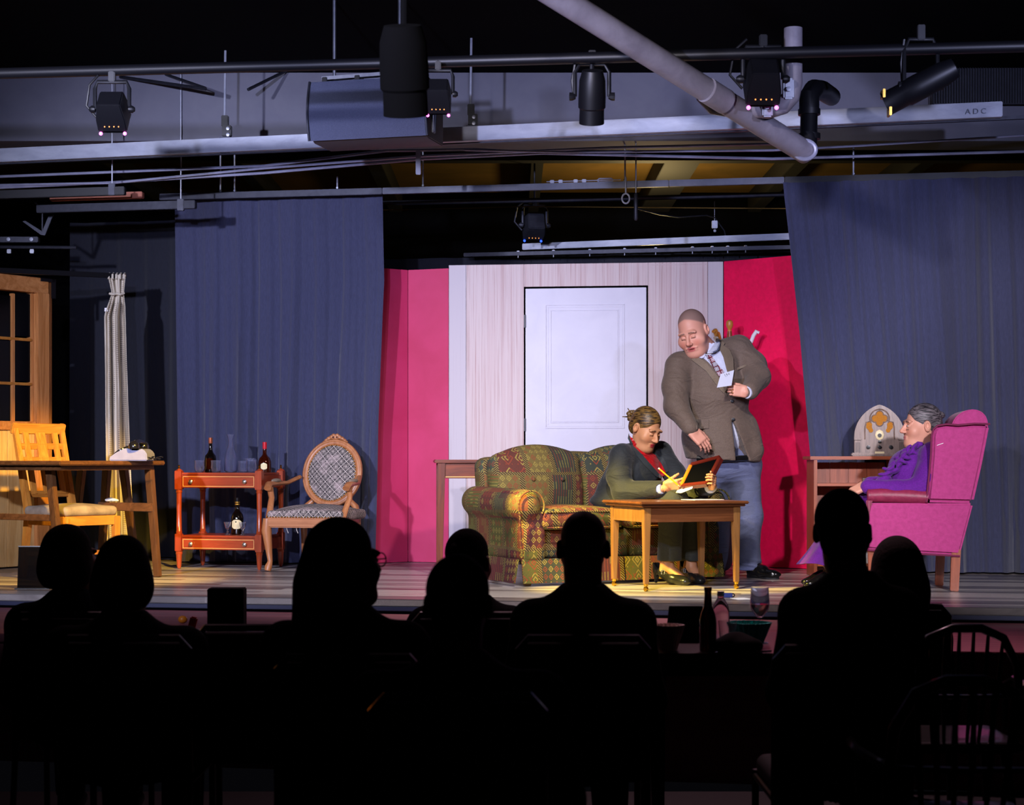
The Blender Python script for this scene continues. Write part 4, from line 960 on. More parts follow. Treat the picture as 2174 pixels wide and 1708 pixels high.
SK = np.array(hx('d9a48c')[:3]); LIPC = np.array(hx('b4625c')[:3])
class Head:
    def __init__(s, c, R, sc): s.c, s.R, s.s = np.array(c, float), np.array(R), sc
    def w(s, x, y, z): return s.c+s.s*(s.R@np.array([x, y, z], float))
    def loc(s, V): return ((V-s.c)@s.R)/s.s
    def sdf(s, h=.003, fat=0, smile=0, lids=True, ears=True, neck=None, neckr=.056):
        lo = s.c-.19*s.s; hi = s.c+.19*s.s
        if neck is not None: lo = np.minimum(lo, np.array(neck)-neckr*1.4); hi = np.maximum(hi, np.array(neck)+neckr*1.4)
        g = S(lo, hi, h); k = s.s
        e = lambda c, r, kk=.02, sub=False: g.ell(s.w(*c), np.array(r)*k, s.R, kk*k, sub)
        e((0, .02, .035), (.075, .097, .088)); e((0, -.028, -.035), (.061+fat*.5, .066, .08), .03); e((0, -.07, -.097), (.027+fat*.3, .021, .018), .03)
        for q in (-1, 1):
            e((q*.036, -.06, -.032), (.03+fat*.4, .026, .032), .03); e((q*.028, -.082, .024), (.028, .012, .011), .016)
            e((q*.03, -.1, .003), (.016, .014, .011), .014, True)
            if lids: e((q*.03, -.081, .001), (.0145, .013, .0105), .004)
            e((q*.012, -.104, -.034), (.0085, .01, .0075), .006)
            if ears:
                e((q*.079, .012, -.006), (.013, .02, .032), .006); e((q*.086, .008, -.002), (.007, .011, .017), .004, True)
        g.cone(s.w(0, -.088, .014), s.w(0, -.117, -.028), .0075*k, .0115*k, .012*k)
        e((0, -.094, -.061), (.024+smile*.012, .009, .0055), .006); e((0, -.091, -.0725), (.02+smile*.009, .009, .0065), .006)
        g.cone(s.w(-.02, -.101, -.0665+smile*.004), s.w(.02, -.101, -.0665+smile*.004), .0022*k, .0022*k, .003*k, True)
        if smile: e((0, -.1, -.0675), (.02, .012, .0045), .004, True)
        if fat: e((0, -.035, -.105), (.055, .06, .035), .04)
        if neck is not None: g.cone(s.w(0, .012, -.055), neck, neckr*1.02, neckr*1.12, .03)
        return g
    def col(s, V, base=SK, lip=LIPC, brow=None, buzz=None, rosy=.5, lash=-.0065, openm=False, eyes=False):
        L = s.loc(V); C = np.tile(base, (len(V), 1)).astype(float)
        def blend(m, c, a=1.0):
            m = np.clip(m, 0, 1)[:, None]*a; C[:] = C*(1-m)+np.array(c)*m
        d = lambda c, r: np.sqrt((((L-np.array(c))/np.array(r))**2).sum(1))
        for q in (-1, 1): blend(1.6-1.6*d((q*.04, -.07, -.035), (.03, .04, .03)), base*np.array([1.0, .62, .6]), rosy)
        blend(1.6-1.6*d((0, -.115, -.028), (.02, .02, .018)), base*np.array([1, .7, .66]), rosy)
        lw = 1.35 if openm else 1.0; blend(4-4*d((0, -.1, -.062), (.024*lw, .02, .0075)), lip); blend(4-4*d((0, -.098, -.073), (.02*lw, .02, .0085)), lip)
        if brow is not None:
            for q in (-1, 1):
                zz = .026-.25*np.maximum(np.abs(L[:, 0])-.03, 0)
                blend((np.abs(L[:, 2]-zz) < .0045)*(q*L[:, 0] > .011)*(q*L[:, 0] < .048)*(L[:, 1] < -.05), brow, .8)
        for q in (-1, 1):
            ed = np.abs(L[:, 2]-(lash-.12*np.abs(L[:, 0]-q*.03)))
            blend((ed < .0026)*(np.abs(L[:, 0]-q*.03) < .0145)*(L[:, 1] < -.07), base*.22, .85)
        if eyes:
            for q in (-1, 1): blend(4-4*d((q*.03, -.09, .001), (.0115, .03, .0052)), (.62, .6, .58)); blend(4-4*d((q*.03, -.09, .001), (.0048, .03, .0052)), (.03, .02, .015)); blend((np.abs(L[:, 2]-.0068) < .002)*(np.abs(L[:, 0]-q*.03) < .0135)*(L[:, 1] < -.06), base*.2, .9)
        if openm: blend(4-4*d((0, -.098, -.0672), (.024, .03, .0042)), base*np.array([.3, .12, .12]))
        if buzz is not None:
            m = np.clip((L[:, 2]-(.052-.75*(L[:, 1]+.0)-.25*np.abs(L[:, 0])))/.012, 0, 1)*(np.abs(L[:, 0]) < .0745)
            blend(m, buzz, .8)
        return C
    def eyes(s, parent, gaze=0):
        for q in (-1, 1):
            o = MB().ball((0, 0, 0), .0125*s.s, 14, 10).build('eye', 'eye_white', parent); o.location = s.w(q*.03, -.0825, .003)
            i = MB().ball((0, 0, 0), .0068*s.s, 10, 8).build('iris', 'iris', o); i.location = Vector(s.R@np.array([.0, -.0078, -.001]))*s.s
    def hair(s, style, h=.004):
        lo = s.c-.3*s.s; hi = s.c+.3*s.s; g = S(lo, hi, h); k = s.s
        e = lambda c, r, kk=.02, sub=False: g.ell(s.w(*c), np.array(r)*k, s.R, kk*k, sub)
        e((0, .024, .038), (.082, .102, .093))
        if style == 'bob': e((0, .03, -.04), (.104, .105, .1), .04); g.box(s.w(0, .03, -.2), (.2*k, .2*k, .085*k), s.R, .01, .02, True); e((0, -.11, -.05), (.066, .075, .13), .02, True)
        elif style == 'long': e((0, .04, -.06), (.1, .09, .15), .05); g.cone(s.w(0, .06, -.08), s.w(0, .09, -.24), .1*k, .085*k, .05*k); e((0, -.11, -.05), (.066, .075, .14), .02, True)
        else:
            e((0, -.098, -.028), (.076, .072, .1), .012, True); e((0, -.01, -.09), (.12, .1, .075), .012, True)
            if style == 'short': e((0, .075, -.035), (.055, .035, .05), .03)
        for q in (-1, 1):
            if style in ('bun', 'short', 'updo'): e((q*.082, .008, -.008), (.02, .023, .036), .004, True)
        if style == 'bun':
            e((0, .075, -.02), (.06, .05, .06), .03)
            rg = random.Random(4)
            for i in range(9): a = i*.75; e((.022*math.cos(a), .15+.012*math.sin(i*2.1), .012+.028*math.sin(a)), (.014, .016, .013), .006)
            for i in range(5): g.cone(s.w(.01*i-.02, .125, .012), s.w(.014*i-.03, .19, -.02+.02*((i*3) % 4)), .006*k, .0035*k, .005)
        if style == 'updo':
            e((0, .075, -.02), (.06, .05, .06), .03)
            for i in range(10): a = i*.9; e((.02*math.cos(a), .118+.01*math.sin(i*1.7), .03+.05*math.cos(a*.55)-.02), (.015, .015, .017), .006)
        return g
def hand(g, wr, d, n, t, curl, k=1.0, spread=.0, thumb=(.5, .6, .35), back=None):
    wr, d, n, t = [np.array(q, float) for q in (wr, d, n, t)]
    d /= np.linalg.norm(d); n -= d*(n@d); n /= np.linalg.norm(n); t -= d*(t@d)+n*(t@n); t /= np.linalg.norm(t)
    R = np.stack([t, n, d], 1)
    g.cone(wr-d*.03*k if back is None else np.array(back, float), wr+d*.01*k, .027*k, .025*k, .015)
    g.box(wr+d*.05*k, (.04*k, .0145*k, .05*k), R, .013*k, .02); tips = []
    for i, (o, L, r) in enumerate(((.03, .074, .0092), (.0105, .081, .0094), (-.0095, .075, .009), (-.0285, .06, .0082))):
        p = wr+d*(.096-.008*(i == 3)-.003*(i == 0))*k+t*o*k; a = 0; pts = [p-d*.015*k, p]; c_ = curl[i] if isinstance(curl, (list, tuple)) else curl
        sp = t*(o*spread*12)
        for q, f in ((.46, .8), (.3, 1.1), (.24, .8)):
            a += c_*f; p = p+((d+sp*.3)*math.cos(a)+n*math.sin(a))*L*q*k; pts.append(p)
        for j in range(4): g.cone(pts[j], pts[j+1], (r-.0006*j)*k, (r-.0006*(j+1))*k, .003)
        tips.append(pts[-1])
    p0 = wr+d*.028*k+t*.03*k; v = d*thumb[0]+t*thumb[1]+n*thumb[2]; v /= np.linalg.norm(v); v2 = d*.8+t*.15+n*thumb[2]; v2 /= np.linalg.norm(v2)
    p1 = p0+v*.038*k; p2 = p1+v2*.032*k; p3 = p2+v2*.024*k
    g.cone(p0-d*.01*k, p1, .0145*k, .0115*k, .012); g.cone(p1, p2, .0112*k, .0098*k, .004); g.cone(p2, p3, .0098*k, .008*k, .004)
    return tips
def A3(*l): return [np.array(P(*q)) for q in l]
def fullcol(V, heads, base):
    return heads.col(V, *base) if heads else np.tile(SK, (len(V), 1))
def rebase(root, base):
    base = Vector(base); root.location = base
    for c in [o for o in COL.objects if o.parent == root]: c.location = Vector(c.location)-base
def bbox(pts, pad): q = np.array(pts); return q.min(0)-pad, q.max(0)+pad

# ---- standing man in the brown jacket
man = thing('person', 'standing man in a brown jacket and patterned tie leaning over with a card', 'person')
H = Head(P(1471, 704, 11.2), Ry(-.20) @ Rz(-.52) @ Rx(.36), 1.15)
nk = P(1502, 748, 11.3)
g1 = H.sdf(.003, fat=.03, smile=1, neck=nk, neckr=.07)
hA = S(*bbox([P(1472, 918, 10.97)], .2), .0028); hand(hA, P(1469, 914, 10.97), (.66, -.12, -.72), (-.35, .9, -.2), (.7, .1, .68), [.28, .35, .42, .5], 1.02, thumb=(.75, .5, .3), back=P(1464, 907, 10.99))
hB = S(*bbox([P(1565, 826, 10.97)], .2), .0028); hand(hB, P(1586, 832, 10.985), (-1, -.05, .12), (.1, 1, 0), (.1, 0, 1), [.7, .78, .82, .85], .92, thumb=(.8, .35, .5), back=P(1591, 830, 11.02))
core = S(*bbox(A3((1430, 720, 11.2), (1640, 1235, 11.6)), .25), .014)
core.chain(A3((1502, 745, 11.3), (1515, 840, 11.28), (1545, 980, 11.3)), [.07, .12, .11], .05)
core.chain(A3((1440, 775, 11.22), (1432, 860, 11.12), (1466, 910, 10.99)), [.06, .05, .035]); core.chain(A3((1575, 745, 11.32), (1610, 800, 11.2), (1590, 831, 11.0)), [.06, .05, .035])
core.chain(A3((1572, 985, 11.28), (1588, 1100, 11.25), (1590, 1200, 11.3)), [.075, .06, .045]); core.chain(A3((1527, 985, 11.3), (1526, 1090, 11.35), (1532, 1190, 11.6)), [.075, .06, .045])
BZ = np.array(hx('6e5f5c')[:3])
sdfobj([g1, hA, hB, core], 'body', 'skin', man, lambda V: H.col(V, np.array(hx('cf9380')[:3]), np.array(hx('b5605e')[:3]), np.array(hx('6a4d40')[:3]), BZ, .75, -.0065, True))
pf = A3((1440, 640, 11.0), (1640, 1240, 11.6))
jk = S(*bbox(A3((1400, 690, 11.2), (1640, 990, 11.2)), .32), .0075)
jk.ell(P(1527, 925, 11.27), (.245, .19, .2), None, .05); jk.ell(P(1516, 842, 11.27), (.228, .185, .21), None, .08); jk.ell(P(1507, 783, 11.28), (.2, .15, .13), Ry(-.2), .06)
jk.cone(P(1447, 771, 11.25), P(1568, 736, 11.33), .075, .08, .06); jk.cone(P(1530, 960, 11.27), P(1533, 985, 11.27), .225, .24, .05)
jk.chain(A3((1440, 778, 11.22), (1435, 820, 11.17), (1436, 862, 11.1), (1466, 908, 10.98)), [.088, .086, .077, .052], .035)
jk.chain(A3((1573, 748, 11.32), (1598, 775, 11.27), (1610, 800, 11.18), (1592, 829, 11.02)), [.085, .085, .074, .058], .035)
jk.cone(P(1588, 900, 11.25), P(1602, 955, 11.2), .05, .06, .06)
jk.box(P(1530, 1024, 11.27), (.6, .6, .145), Ry(.05), .01, .012, True)
for t in np.linspace(0, 1, 14): jk.ell(P(1557+24*t, 893+95*t, 11.05), (.004+.05*t, .14, .028), None, .004, True)
jk.ell(P(1503, 735, 11.25), (.075, .1, .06), None, .02, True)
jo = sdfobj(jk, 'jacket', 'tweed', man)
tr = S(*bbox(A3((1480, 950, 11.2), (1630, 1225, 11.6)), .2), .009)
tr.ell(P(1548, 985, 11.29), (.21, .165, .14), None, .05)
tr.chain(A3((1578, 990, 11.28), (1590, 1095, 11.25), (1589, 1180, 11.28), (1590, 1203, 11.28)), [.108, .085, .07, .078], .04); tr.chain(A3((1522, 990, 11.3), (1524, 1090, 11.38), (1532, 1190, 11.62)), [.108, .085, .072], .04)
for px, py, Yq in ((1590, 1186, 11.28), (1588, 1197, 11.27)): tr.ell(P(px, py, Yq), (.085, .085, .018), Ry(.2), .012)
tr.box(P(1590, 1226, 11.28), (.2, .2, .05), None, .004, .006, True)
sdfobj(tr, 'trousers', 'trouser_blue', man)
def shoe(heel, toe, w_, h_, name, mat, parent, heelh=.025):
    a, b_ = np.array(heel, float), np.array(toe, float); a[2] = b_[2] = 0; d = b_-a; L = np.linalg.norm(d); d /= L; R = np.stack([d, np.cross([0, 0, 1], d), [0, 0, 1]], 1)
    g = S(*bbox([a, b_], .14), .005); q = lambda x, y, z: a+R@np.array([x, y, z])
    g.cone(q(.035, 0, .035), q(L*.45, 0, .035), .036, .04, .02); g.cone(q(L*.45, 0, .032), q(L-.045, 0, .026), .04, .034, .02); g.ell(q(L-.06, 0, .03), (.075, w_, .028), R, .02); g.cone(q(.035, 0, .04), q(.04, 0, h_), .036, .038, .02); g.cone(q(.06, 0, .06), q(L*.5, 0, .055), .035, .028, .03)
    g.box(q(L/2, 0, -.06), (L, .2, .066), R, .002, .003, True)
    o = sdfobj(g, name, mat, parent)
    pts = [(-.005, .0), (.02, -.032), (.08, -.034), (L*.55, -w_*1.05), (L-.07, -w_), (L-.015, -w_*.5), (L+.004, 0)]; pts = pts+[(x, -y) for x, y in reversed(pts[1:-1])]
    MB().prism([(x, y) for x, y in pts], a+np.array([0, 0, .006]), R[:, 0], R[:, 1], .01).build('sole', 'knob_black', o, bev=.002)
    MB().box(q(.035, 0, .012), (.06, .06, .022), Matrix(R.tolist())).build('heel', 'knob_black', o, bev=.002)
    return o
shoe(P(1588, 1200, 11.28), P(1652, 1230, 11.18)+Vector((0, -.03, 0)), .044, .09, 'shoe', 'patent', man); shoe(P(1533, 1200, 11.66), P(1500, 1200, 11.42), .044, .09, 'shoe', 'patent', man)
sv = S(*bbox(A3((1500, 740, 11.2), (1580, 960, 11.3)), .3), .012); sv.ell(P(1530, 915, 11.29), (.215, .16, .19), None, .05); sv.ell(P(1516, 842, 11.29), (.2, .155, .2), None, .08); sdfobj(sv, 'shirt_body', 'shirt_white', man)
T = bvh(jo)
patch(T, [(1487, 754), (1494, 748), (1508, 748), (1520, 742), (1527, 741), (1536, 757), (1545, 788), (1541, 808), (1533, 800), (1521, 785), (1504, 768)], 'shirt_front', 'shirt_white', man, .006, .006, 11.1)
patch(T, [(1494, 748), (1500, 741), (1506, 746), (1512, 757), (1525, 775), (1537, 788), (1534, 796), (1527, 799), (1518, 785), (1505, 765), (1500, 756)], 'tie', 'tie', man, .014, .006, 11.1, 4)
ck = S(*bbox(A3((1480, 715, 11.2), (1535, 765, 11.4)), .12), .006); ck.cone(P(1504, 758, 11.29), P(1502, 737, 11.28), .105, .09, .01); ck.cone(P(1504, 740, 11.3), P(1500, 715, 11.27), .085, .085, .004, True); sdfobj(ck, 'shirt_collar', 'shirt_white', man)
MB().tube([P(1521, 716, 11.3), P(1523, 728, 11.21), P(1516, 741, 11.13), P(1506, 748, 11.09)], [.012, .018, .02, .008], 8, flat=.5).build('collar_wing', 'shirt_white', man)
patch(T, [(1482, 757), (1488, 752), (1491, 749), (1497, 750), (1496, 757), (1490, 760)], 'shirt_collar', 'shirt_white', man, .016, .006, 11.1, 4)
patch(T, [(1461, 742), (1468, 740), (1482, 757), (1500, 770), (1530, 806), (1544, 840), (1530, 828), (1500, 788), (1468, 763), (1474, 755), (1463, 752)], 'lapel', 'tweed_edge', man, .012, .008, 11.1)
patch(T, [(1514, 716), (1519, 713), (1531, 722), (1539, 728), (1536, 733), (1549, 742), (1557, 760), (1558, 790), (1551, 842), (1545, 812), (1545, 790), (1536, 757), (1524, 732)], 'lapel', 'tweed_edge', man, .013, .008, 11.1)
patch(T, [(1478, 889.5), (1505, 891), (1505, 909), (1480, 910)], 'pocket_flap', 'tweed', man, .007, .006, 11.1)
patch(T, [(1565, 780), (1583, 773), (1584, 777), (1566, 785)], 'breast_pocket', 'tweed_edge', man, .005, .004, 11.1)
for x, y in ((1554.5, 851), (1557, 890)):
    p = onto(T, x, y, .004, 11.1); MB().lathe([(.0, -.002), (.011, -.002), (.011, .003), (.007, .004), (0, .003)], 14, p, (0, -1, 0)).build('button', 'knob_black', man)
for (a, b_, r) in ((P(1463, 906, 10.995), P(1470, 915, 10.965), .046), (P(1594, 829.5, 11.02), P(1584, 832.5, 10.985), .044)):
    MB().tube([a, Vector(a).lerp(Vector(b_), .5), b_], [r, r*.96, r*.9], 20).build('shirt_cuff', 'shirt_white', man)
MB().tube([P(1556+3.2*math.cos(t), 830+4.0*math.sin(t), 10.965+.01*math.cos(t)) for t in np.linspace(0, 6.283, 14)[:-1]], .002, 6, closed=True).build('ring', 'brass', man)
mbb = MB().tube([P(1480, 972, 11.12), P(1520, 974, 11.08), P(1580, 972, 11.1), P(1612, 968, 11.22)], .018, 8); mbb.build('belt', 'knob_black', man)
base = Vector((P(1565, 1215, 11.4).x, 11.4, 0)); rebase(man, base)
card = thing('card', 'small pale card held up by the standing man', 'card'); q = [P(1530, 793.5, 10.94), P(1558.5, 785, 10.95), P(1553, 818, 10.93), P(1522, 822.5, 10.92)]
n_ = (q[1]-q[0]).cross(q[3]-q[0]).normalized()*.002
MB().add(q+[p+n_ for p in q], [(0, 1, 2, 3), (7, 6, 5, 4), (0, 4, 5, 1), (1, 5, 6, 2), (2, 6, 7, 3), (3, 7, 4, 0)]).build('sheet', 'card_stock', card)
ux = (q[1]-q[0]).normalized(); uy = (q[0]-q[3]).normalized(); nn = ux.cross(uy).normalized(); uy = nn.cross(ux)
for body, sz, px, py in (('1 0 4', .017, 1543, 794.5), ('~~~', .008, 1541.5, 798.5)):
    text(body, sz, 'printed_text', 'steel', card, Matrix.Translation(P(px, py, 10.936)) @ Matrix((ux, uy, nn)).transposed().to_4x4())

# ---- woman in the dark blazer on the sofa
w1 = thing('person', 'seated woman in a dark blazer and red blouse looking down at a frame', 'person')
H1 = Head(P(1372, 909, 10.93), Rz(.72) @ Rx(.5) @ Ry(.06), 1.02)
g1 = H1.sdf(.003, fat=.012, neck=P(1361, 950, 11.0), neckr=.053)
hR = S(*bbox([P(1428, 1026, 10.58)], .2), .0028); hand(hR, P(1410, 1035, 10.62), (.95, -.15, .22), (.05, .9, .4), (-.2, -.35, .9), [.3, .42, .55, .7], .95, thumb=(.8, .35, .45), back=P(1404, 1037, 10.64))
hL = S(*bbox([P(1495, 1018, 10.6)], .22), .0028); hand(hL, P(1512, 1029, 10.535), (.05, -.85, .3), (-1, -.05, .15), (0, .3, .95), [.85, .9, .9, .95], .88, thumb=(.8, .3, .3), back=P(1510, 1033, 10.6))
core = S(*bbox(A3((1290, 940, 10.8), (1500, 1240, 11.2)), .25), .013)
core.chain(A3((1362, 948, 11.0), (1350, 1000, 11.02), (1318, 1062, 11.1)), [.08, .13, .13], .05)
core.chain(A3((1322, 970, 10.88), (1325, 1044, 10.8), (1404, 1037, 10.63)), [.05, .042, .03]); core.chain(A3((1405, 965, 11.12), (1450, 1035, 10.95), (1508, 1034, 10.62)), [.05, .042, .03])
core.chain(A3((1325, 1062, 11.0), (1432, 1060, 10.66), (1418, 1200, 10.72)), [.07, .055, .034]); core.chain(A3((1345, 1062, 11.15), (1472, 1060, 10.82), (1467, 1200, 10.86)), [.07, .055, .034])
feet = S(*bbox(A3((1395, 1190, 10.7), (1495, 1245, 10.7)), .15), .004)
for ax, tx, Ya in ((1416, 1452, 10.70), (1466, 1486, 10.84)):
    an = np.array(P(ax, 1196, Ya)); hl = np.array([an[0]-.02, Ya, .07]); to = np.array([P(tx, 1230, Ya-.06).x, Ya-.09, .025])
    feet.cone(an+[0, 0, .05], an, .036, .034, .01); feet.cone(an, hl+[.0, 0, .01], .036, .03, .02); feet.cone(an-[0, 0, .015], to, .034, .026, .02)
BW = np.array(hx('bd8660')[:3])
sdfobj([g1, hR, hL, core, feet], 'body', 'skin', w1, lambda V: H1.col(V, BW, np.array(hx('a83038')[:3]), np.array(hx('2a1c16')[:3]), None, .35))
sdfobj(H1.hair('bun'), 'hair', 'hair_streaked', w1)
bz = S(*bbox(A3((1280, 930, 10.8), (1510, 1080, 11.1)), .2), .0075)
bz.ell(P(1322, 1048, 11.06), (.17, .16, .16), None, .06); bz.ell(P(1345, 1000, 11.01), (.165, .15, .16), Ry(.2), .08); bz.cone(P(1325, 965, 10.92), P(1402, 958, 11.1), .068, .066, .05)
bz.chain(A3((1319, 968, 10.88), (1314, 1010, 10.83), (1324, 1044, 10.79), (1402, 1037, 10.64)), [.078, .076, .07, .05], .03); bz.chain(A3((1404, 963, 11.12), (1432, 1005, 11.0), (1452, 1035, 10.92), (1507, 1036, 10.64)), [.072, .068, .058, .046], .03)
bz.ell(P(1318, 1062, 11.08), (.2, .2, .05), None, .05); bz.ell(P(1362, 935, 10.97), (.06, .075, .05), None, .02, True); bz.box(P(1412, 1052, 10.61), (.03, .1, .08), Ry(-.1), .004, .004, True) if False else None
bo = sdfobj(bz, 'blazer', 'blazer', w1)
sl = S(*bbox(A3((1300, 1040, 11.1), (1500, 1200, 10.7)), .2), .009)
sl.chain(A3((1322, 1064, 11.02), (1432, 1063, 10.66), (1424, 1100, 10.68), (1421, 1193, 10.7)), [.095, .082, .072, .076], .03); sl.chain(A3((1345, 1064, 11.15), (1474, 1062, 10.82), (1468, 1100, 10.84), (1466, 1193, 10.85)), [.095, .082, .072, .074], .03)
for px, Yq in ((1421, 10.7), (1466, 10.85)):
    zz = P(px, 1190, Yq).z; sl.box((P(px, 1190, Yq).x, Yq, zz-.1), (.12, .12, .1), None, .003, .004, True)
sdfobj(sl, 'trousers', 'slack', w1)
def heelshoe(ank, toe):
    a = np.array(ank, float); b_ = np.array(toe, float); a[2] = b_[2] = 0; d = b_-a; L = np.linalg.norm(d); d /= L; R = np.stack([d, np.cross([0, 0, 1], d), [0, 0, 1]], 1); q = lambda x, y, z: a+R@np.array([x, y, z])
    g = S(*bbox([a, b_], .13), .004)
    g.chain([q(-.03, 0, .085), q(.02, 0, .07), q(.09, 0, .035), q(L-.03, 0, .025)], [.03, .034, .038, .03], .015); g.ell(q(L-.05, 0, .024), (.06, .038, .024), R, .015); g.cone(q(-.035, 0, .085), q(-.042, 0, .12), .03, .026, .01)
    g.cone(q(-.04, 0, .07), q(-.048, 0, .01), .022, .01, .012); g.cone(q(-.01, 0, .14), q(.085, 0, .075), .031, .027, .006, True); g.cone(q(.085, 0, .078), q(.115, 0, .07), .025, .015, .006, True); g.cone(q(-.02, 0, .14), q(-.01, 0, .12), .033, .03, .006, True)
    g.box(q(.04, 0, -.05), (.3, .2, .053), R, .001, .002, True)
    o = sdfobj(g, 'shoe', 'patent_grey', w1)
    MB().tube([q(.045, .034, .06), q(.04, .03, .088), q(.035, 0, .105), q(.04, -.03, .088), q(.045, -.036, .06)], .007, 8, flat=.6).build('strap', 'patent', o)
    pb = q(.043, -.036, .076); MB().tube([pb+R@np.array(v) for v in ((-.012, -.002, -.012), (.012, -.002, -.012), (.012, -.002, .012), (-.012, -.002, .012))], .0026, 6, closed=True).build('buckle', 'alu', o)
heelshoe(P(1405, 1200, 10.72), P(1463, 1240, 10.56)); heelshoe(P(1458, 1200, 10.86), P(1491, 1240, 10.66))
T = bvh(bo)
patch(T, [(1334, 922), (1339, 927), (1347, 941), (1362, 953), (1378, 957), (1392, 966), (1404, 984), (1413, 1000), (1411, 1008), (1403, 1014), (1396, 1002), (1376, 980), (1360, 962), (1345, 951), (1337, 938)], 'blouse', 'red_satin', w1, .006, .006, 10.8, 4)
patch(T, [(1337, 926), (1342, 929), (1353, 944), (1364, 953), (1372, 966), (1362, 963), (1347, 951), (1339, 938)], 'blouse_collar', 'red_satin', w1, .014, .006, 10.8, 4)
patch(T, [(1335, 919), (1338, 930), (1345, 946), (1360, 960), (1378, 981), (1398, 1004), (1404, 1015), (1395, 1012), (1370, 988), (1352, 966), (1340, 946), (1333, 930)], 'lapel', 'blazer_edge', w1, .012, .008, 10.8, 5)
patch(T, [(1392, 953), (1401, 958), (1410, 975), (1418, 1000), (1414, 1003), (1404, 983), (1393, 966)], 'lapel', 'blazer_edge', w1, .012, .008, 10.9, 5)
MB().tube([P(1399, 1037, 10.645), P(1408, 1036, 10.625)], [.042, .038], 18).build('cuff', 'shirt_white', w1); MB().tube([P(1506, 1036, 10.64), P(1511, 1033, 10.59)], [.04, .035], 18).build('cuff', 'shirt_white', w1)
rebase(w1, (P(1370, 1100, 10.85).x, 10.85, 0))
def quadbox(q, th, name, mat, parent, bev=.0):
    q = [Vector(p) for p in q]; n_ = (q[1]-q[0]).cross(q[3]-q[0]).normalized(); n_ = n_ if n_.y > 0 else -n_
    return MB().add(q+[p+n_*th for p in q], [(0, 1, 2, 3), (7, 6, 5, 4), (0, 4, 5, 1), (1, 5, 6, 2), (2, 6, 7, 3), (3, 7, 4, 0)]).build(name, mat, parent, bev=bev), n_
fr = thing('picture_frame', 'wooden picture frame tilted in the hands of the woman in the blazer', 'picture frame')
M('frame_orange', 'c07018', rough=.35, coat=.3); M('frame_red', '5a1a10', rough=.35, coat=.3)
TL, TR, BR, BL = P(1467, 986, 10.64), P(1528, 970, 10.52), P(1500, 1024, 10.47), P(1446, 1030, 10.56)
bk2, n_ = quadbox([TL, TR, BR, BL], .012, 'back_board', 'black_matte', fr)
def railp(a, b_, mat, o): MB().bar(a+n_*.012+o, b_+n_*.012+o, .026, .034, up=n_).build('rail', mat, fr, bev=.003)
out = (TL-BR).normalized()*.004
railp(TL, TR, 'frame_red', out); railp(BL, TL, 'frame_orange', out*0); railp(TR, BR, 'frame_red', out*0); railp(BR, BL, 'frame_red', out*0)
pcl = thing('pencil', 'yellow pencil in the hand of the woman in the blazer', 'pencil'); a, b_ = P(1400, 995, 10.5), P(1444, 1033, 10.5)
MB().tube([a, Vector(a).lerp(b_, .9)], .0046, 6).build('shaft', 'pencil', pcl); MB().tube([Vector(a).lerp(b_, .9), b_], [.0046, .0008], 6).build('tip', 'ivory', pcl); MB().tube([Vector(a).lerp(b_, -.05), a], .0048, 8).build('eraser', 'paper', pcl)
np_ = thing('notepad', 'small notepad on the knee of the woman in the blazer', 'notepad', P(1452, 1041, 10.55), .25)
for k in range(4): MB().box((.002*k, 0, .004*k), (.075, .09, .003), Ry(-.35)).build('page', 'paper', np_)

# ---- woman in purple in the wing chair
w2 = thing('person', 'woman in a purple dress sitting in profile in the wing chair', 'person')
H2 = Head(P(1955, 903, 10.38), Rz(-1.45) @ Rx(.04), 1.03)
g1 = H2.sdf(.003, fat=.016, neck=P(1972, 955, 10.42), neckr=.06)
ha = S(*bbox([P(1822, 1036, 10.3)], .2), .003); hand(ha, P(1838, 1030, 10.26), (-.9, .05, -.45), (.1, .5, -.85), (-.3, .8, .3), [.3, .3, .35, .35], .95, thumb=(.7, .4, .3), back=P(1846, 1031, 10.25))
hb = S(*bbox([P(1825, 1034, 10.4)], .2), .003); hand(hb, P(1843, 1026, 10.44), (-.85, -.25, -.3), (.1, -.4, -.85), (-.2, -.9, .3), [.35, .4, .4, .4], .93, thumb=(.7, .4, .3), back=P(1850, 1026, 10.46))
core = S(*bbox(A3((1720, 930, 10.3), (2030, 1200, 10.5)), .25), .013)
core.chain(A3((1972, 955, 10.42), (1975, 1010, 10.42), (1985, 1075, 10.42)), [.09, .14, .14], .05); core.chain(A3((1985, 965, 10.25), (1955, 1042, 10.22), (1842, 1030, 10.26)), [.055, .05, .03]); core.chain(A3((1965, 965, 10.58), (1930, 1035, 10.58), (1846, 1027, 10.44)), [.055, .05, .03])
core.chain(A3((1975, 1080, 10.33), (1800, 1085, 10.3), (1768, 1200, 10.3)), [.07, .055, .035]); core.chain(A3((1975, 1080, 10.5), (1795, 1085, 10.5), (1760, 1200, 10.5)), [.07, .055, .035])
BP = np.array(hx('cb907a')[:3])
sdfobj([g1, ha, hb, core], 'body', 'skin', w2, lambda V: H2.col(V, BP, np.array(hx('b86a68')[:3]), np.array(hx('4a342c')[:3]), None, .5, -.02, False, True))
sdfobj(H2.hair('updo'), 'hair', 'hair_greying', w2)
dt = S(*bbox(A3((1850, 930, 10.3), (2020, 1090, 10.5)), .22), .0075)
dt.ell(P(1955, 1035, 10.42), (.2, .17, .16), None, .06); dt.ell(P(1945, 995, 10.42), (.165, .16, .13), Ry(.15), .07); dt.cone(P(1982, 964, 10.25), P(1965, 962, 10.58), .075, .072, .05); dt.cone(P(1968, 950, 10.42), P(1975, 975, 10.42), .075, .1, .03)
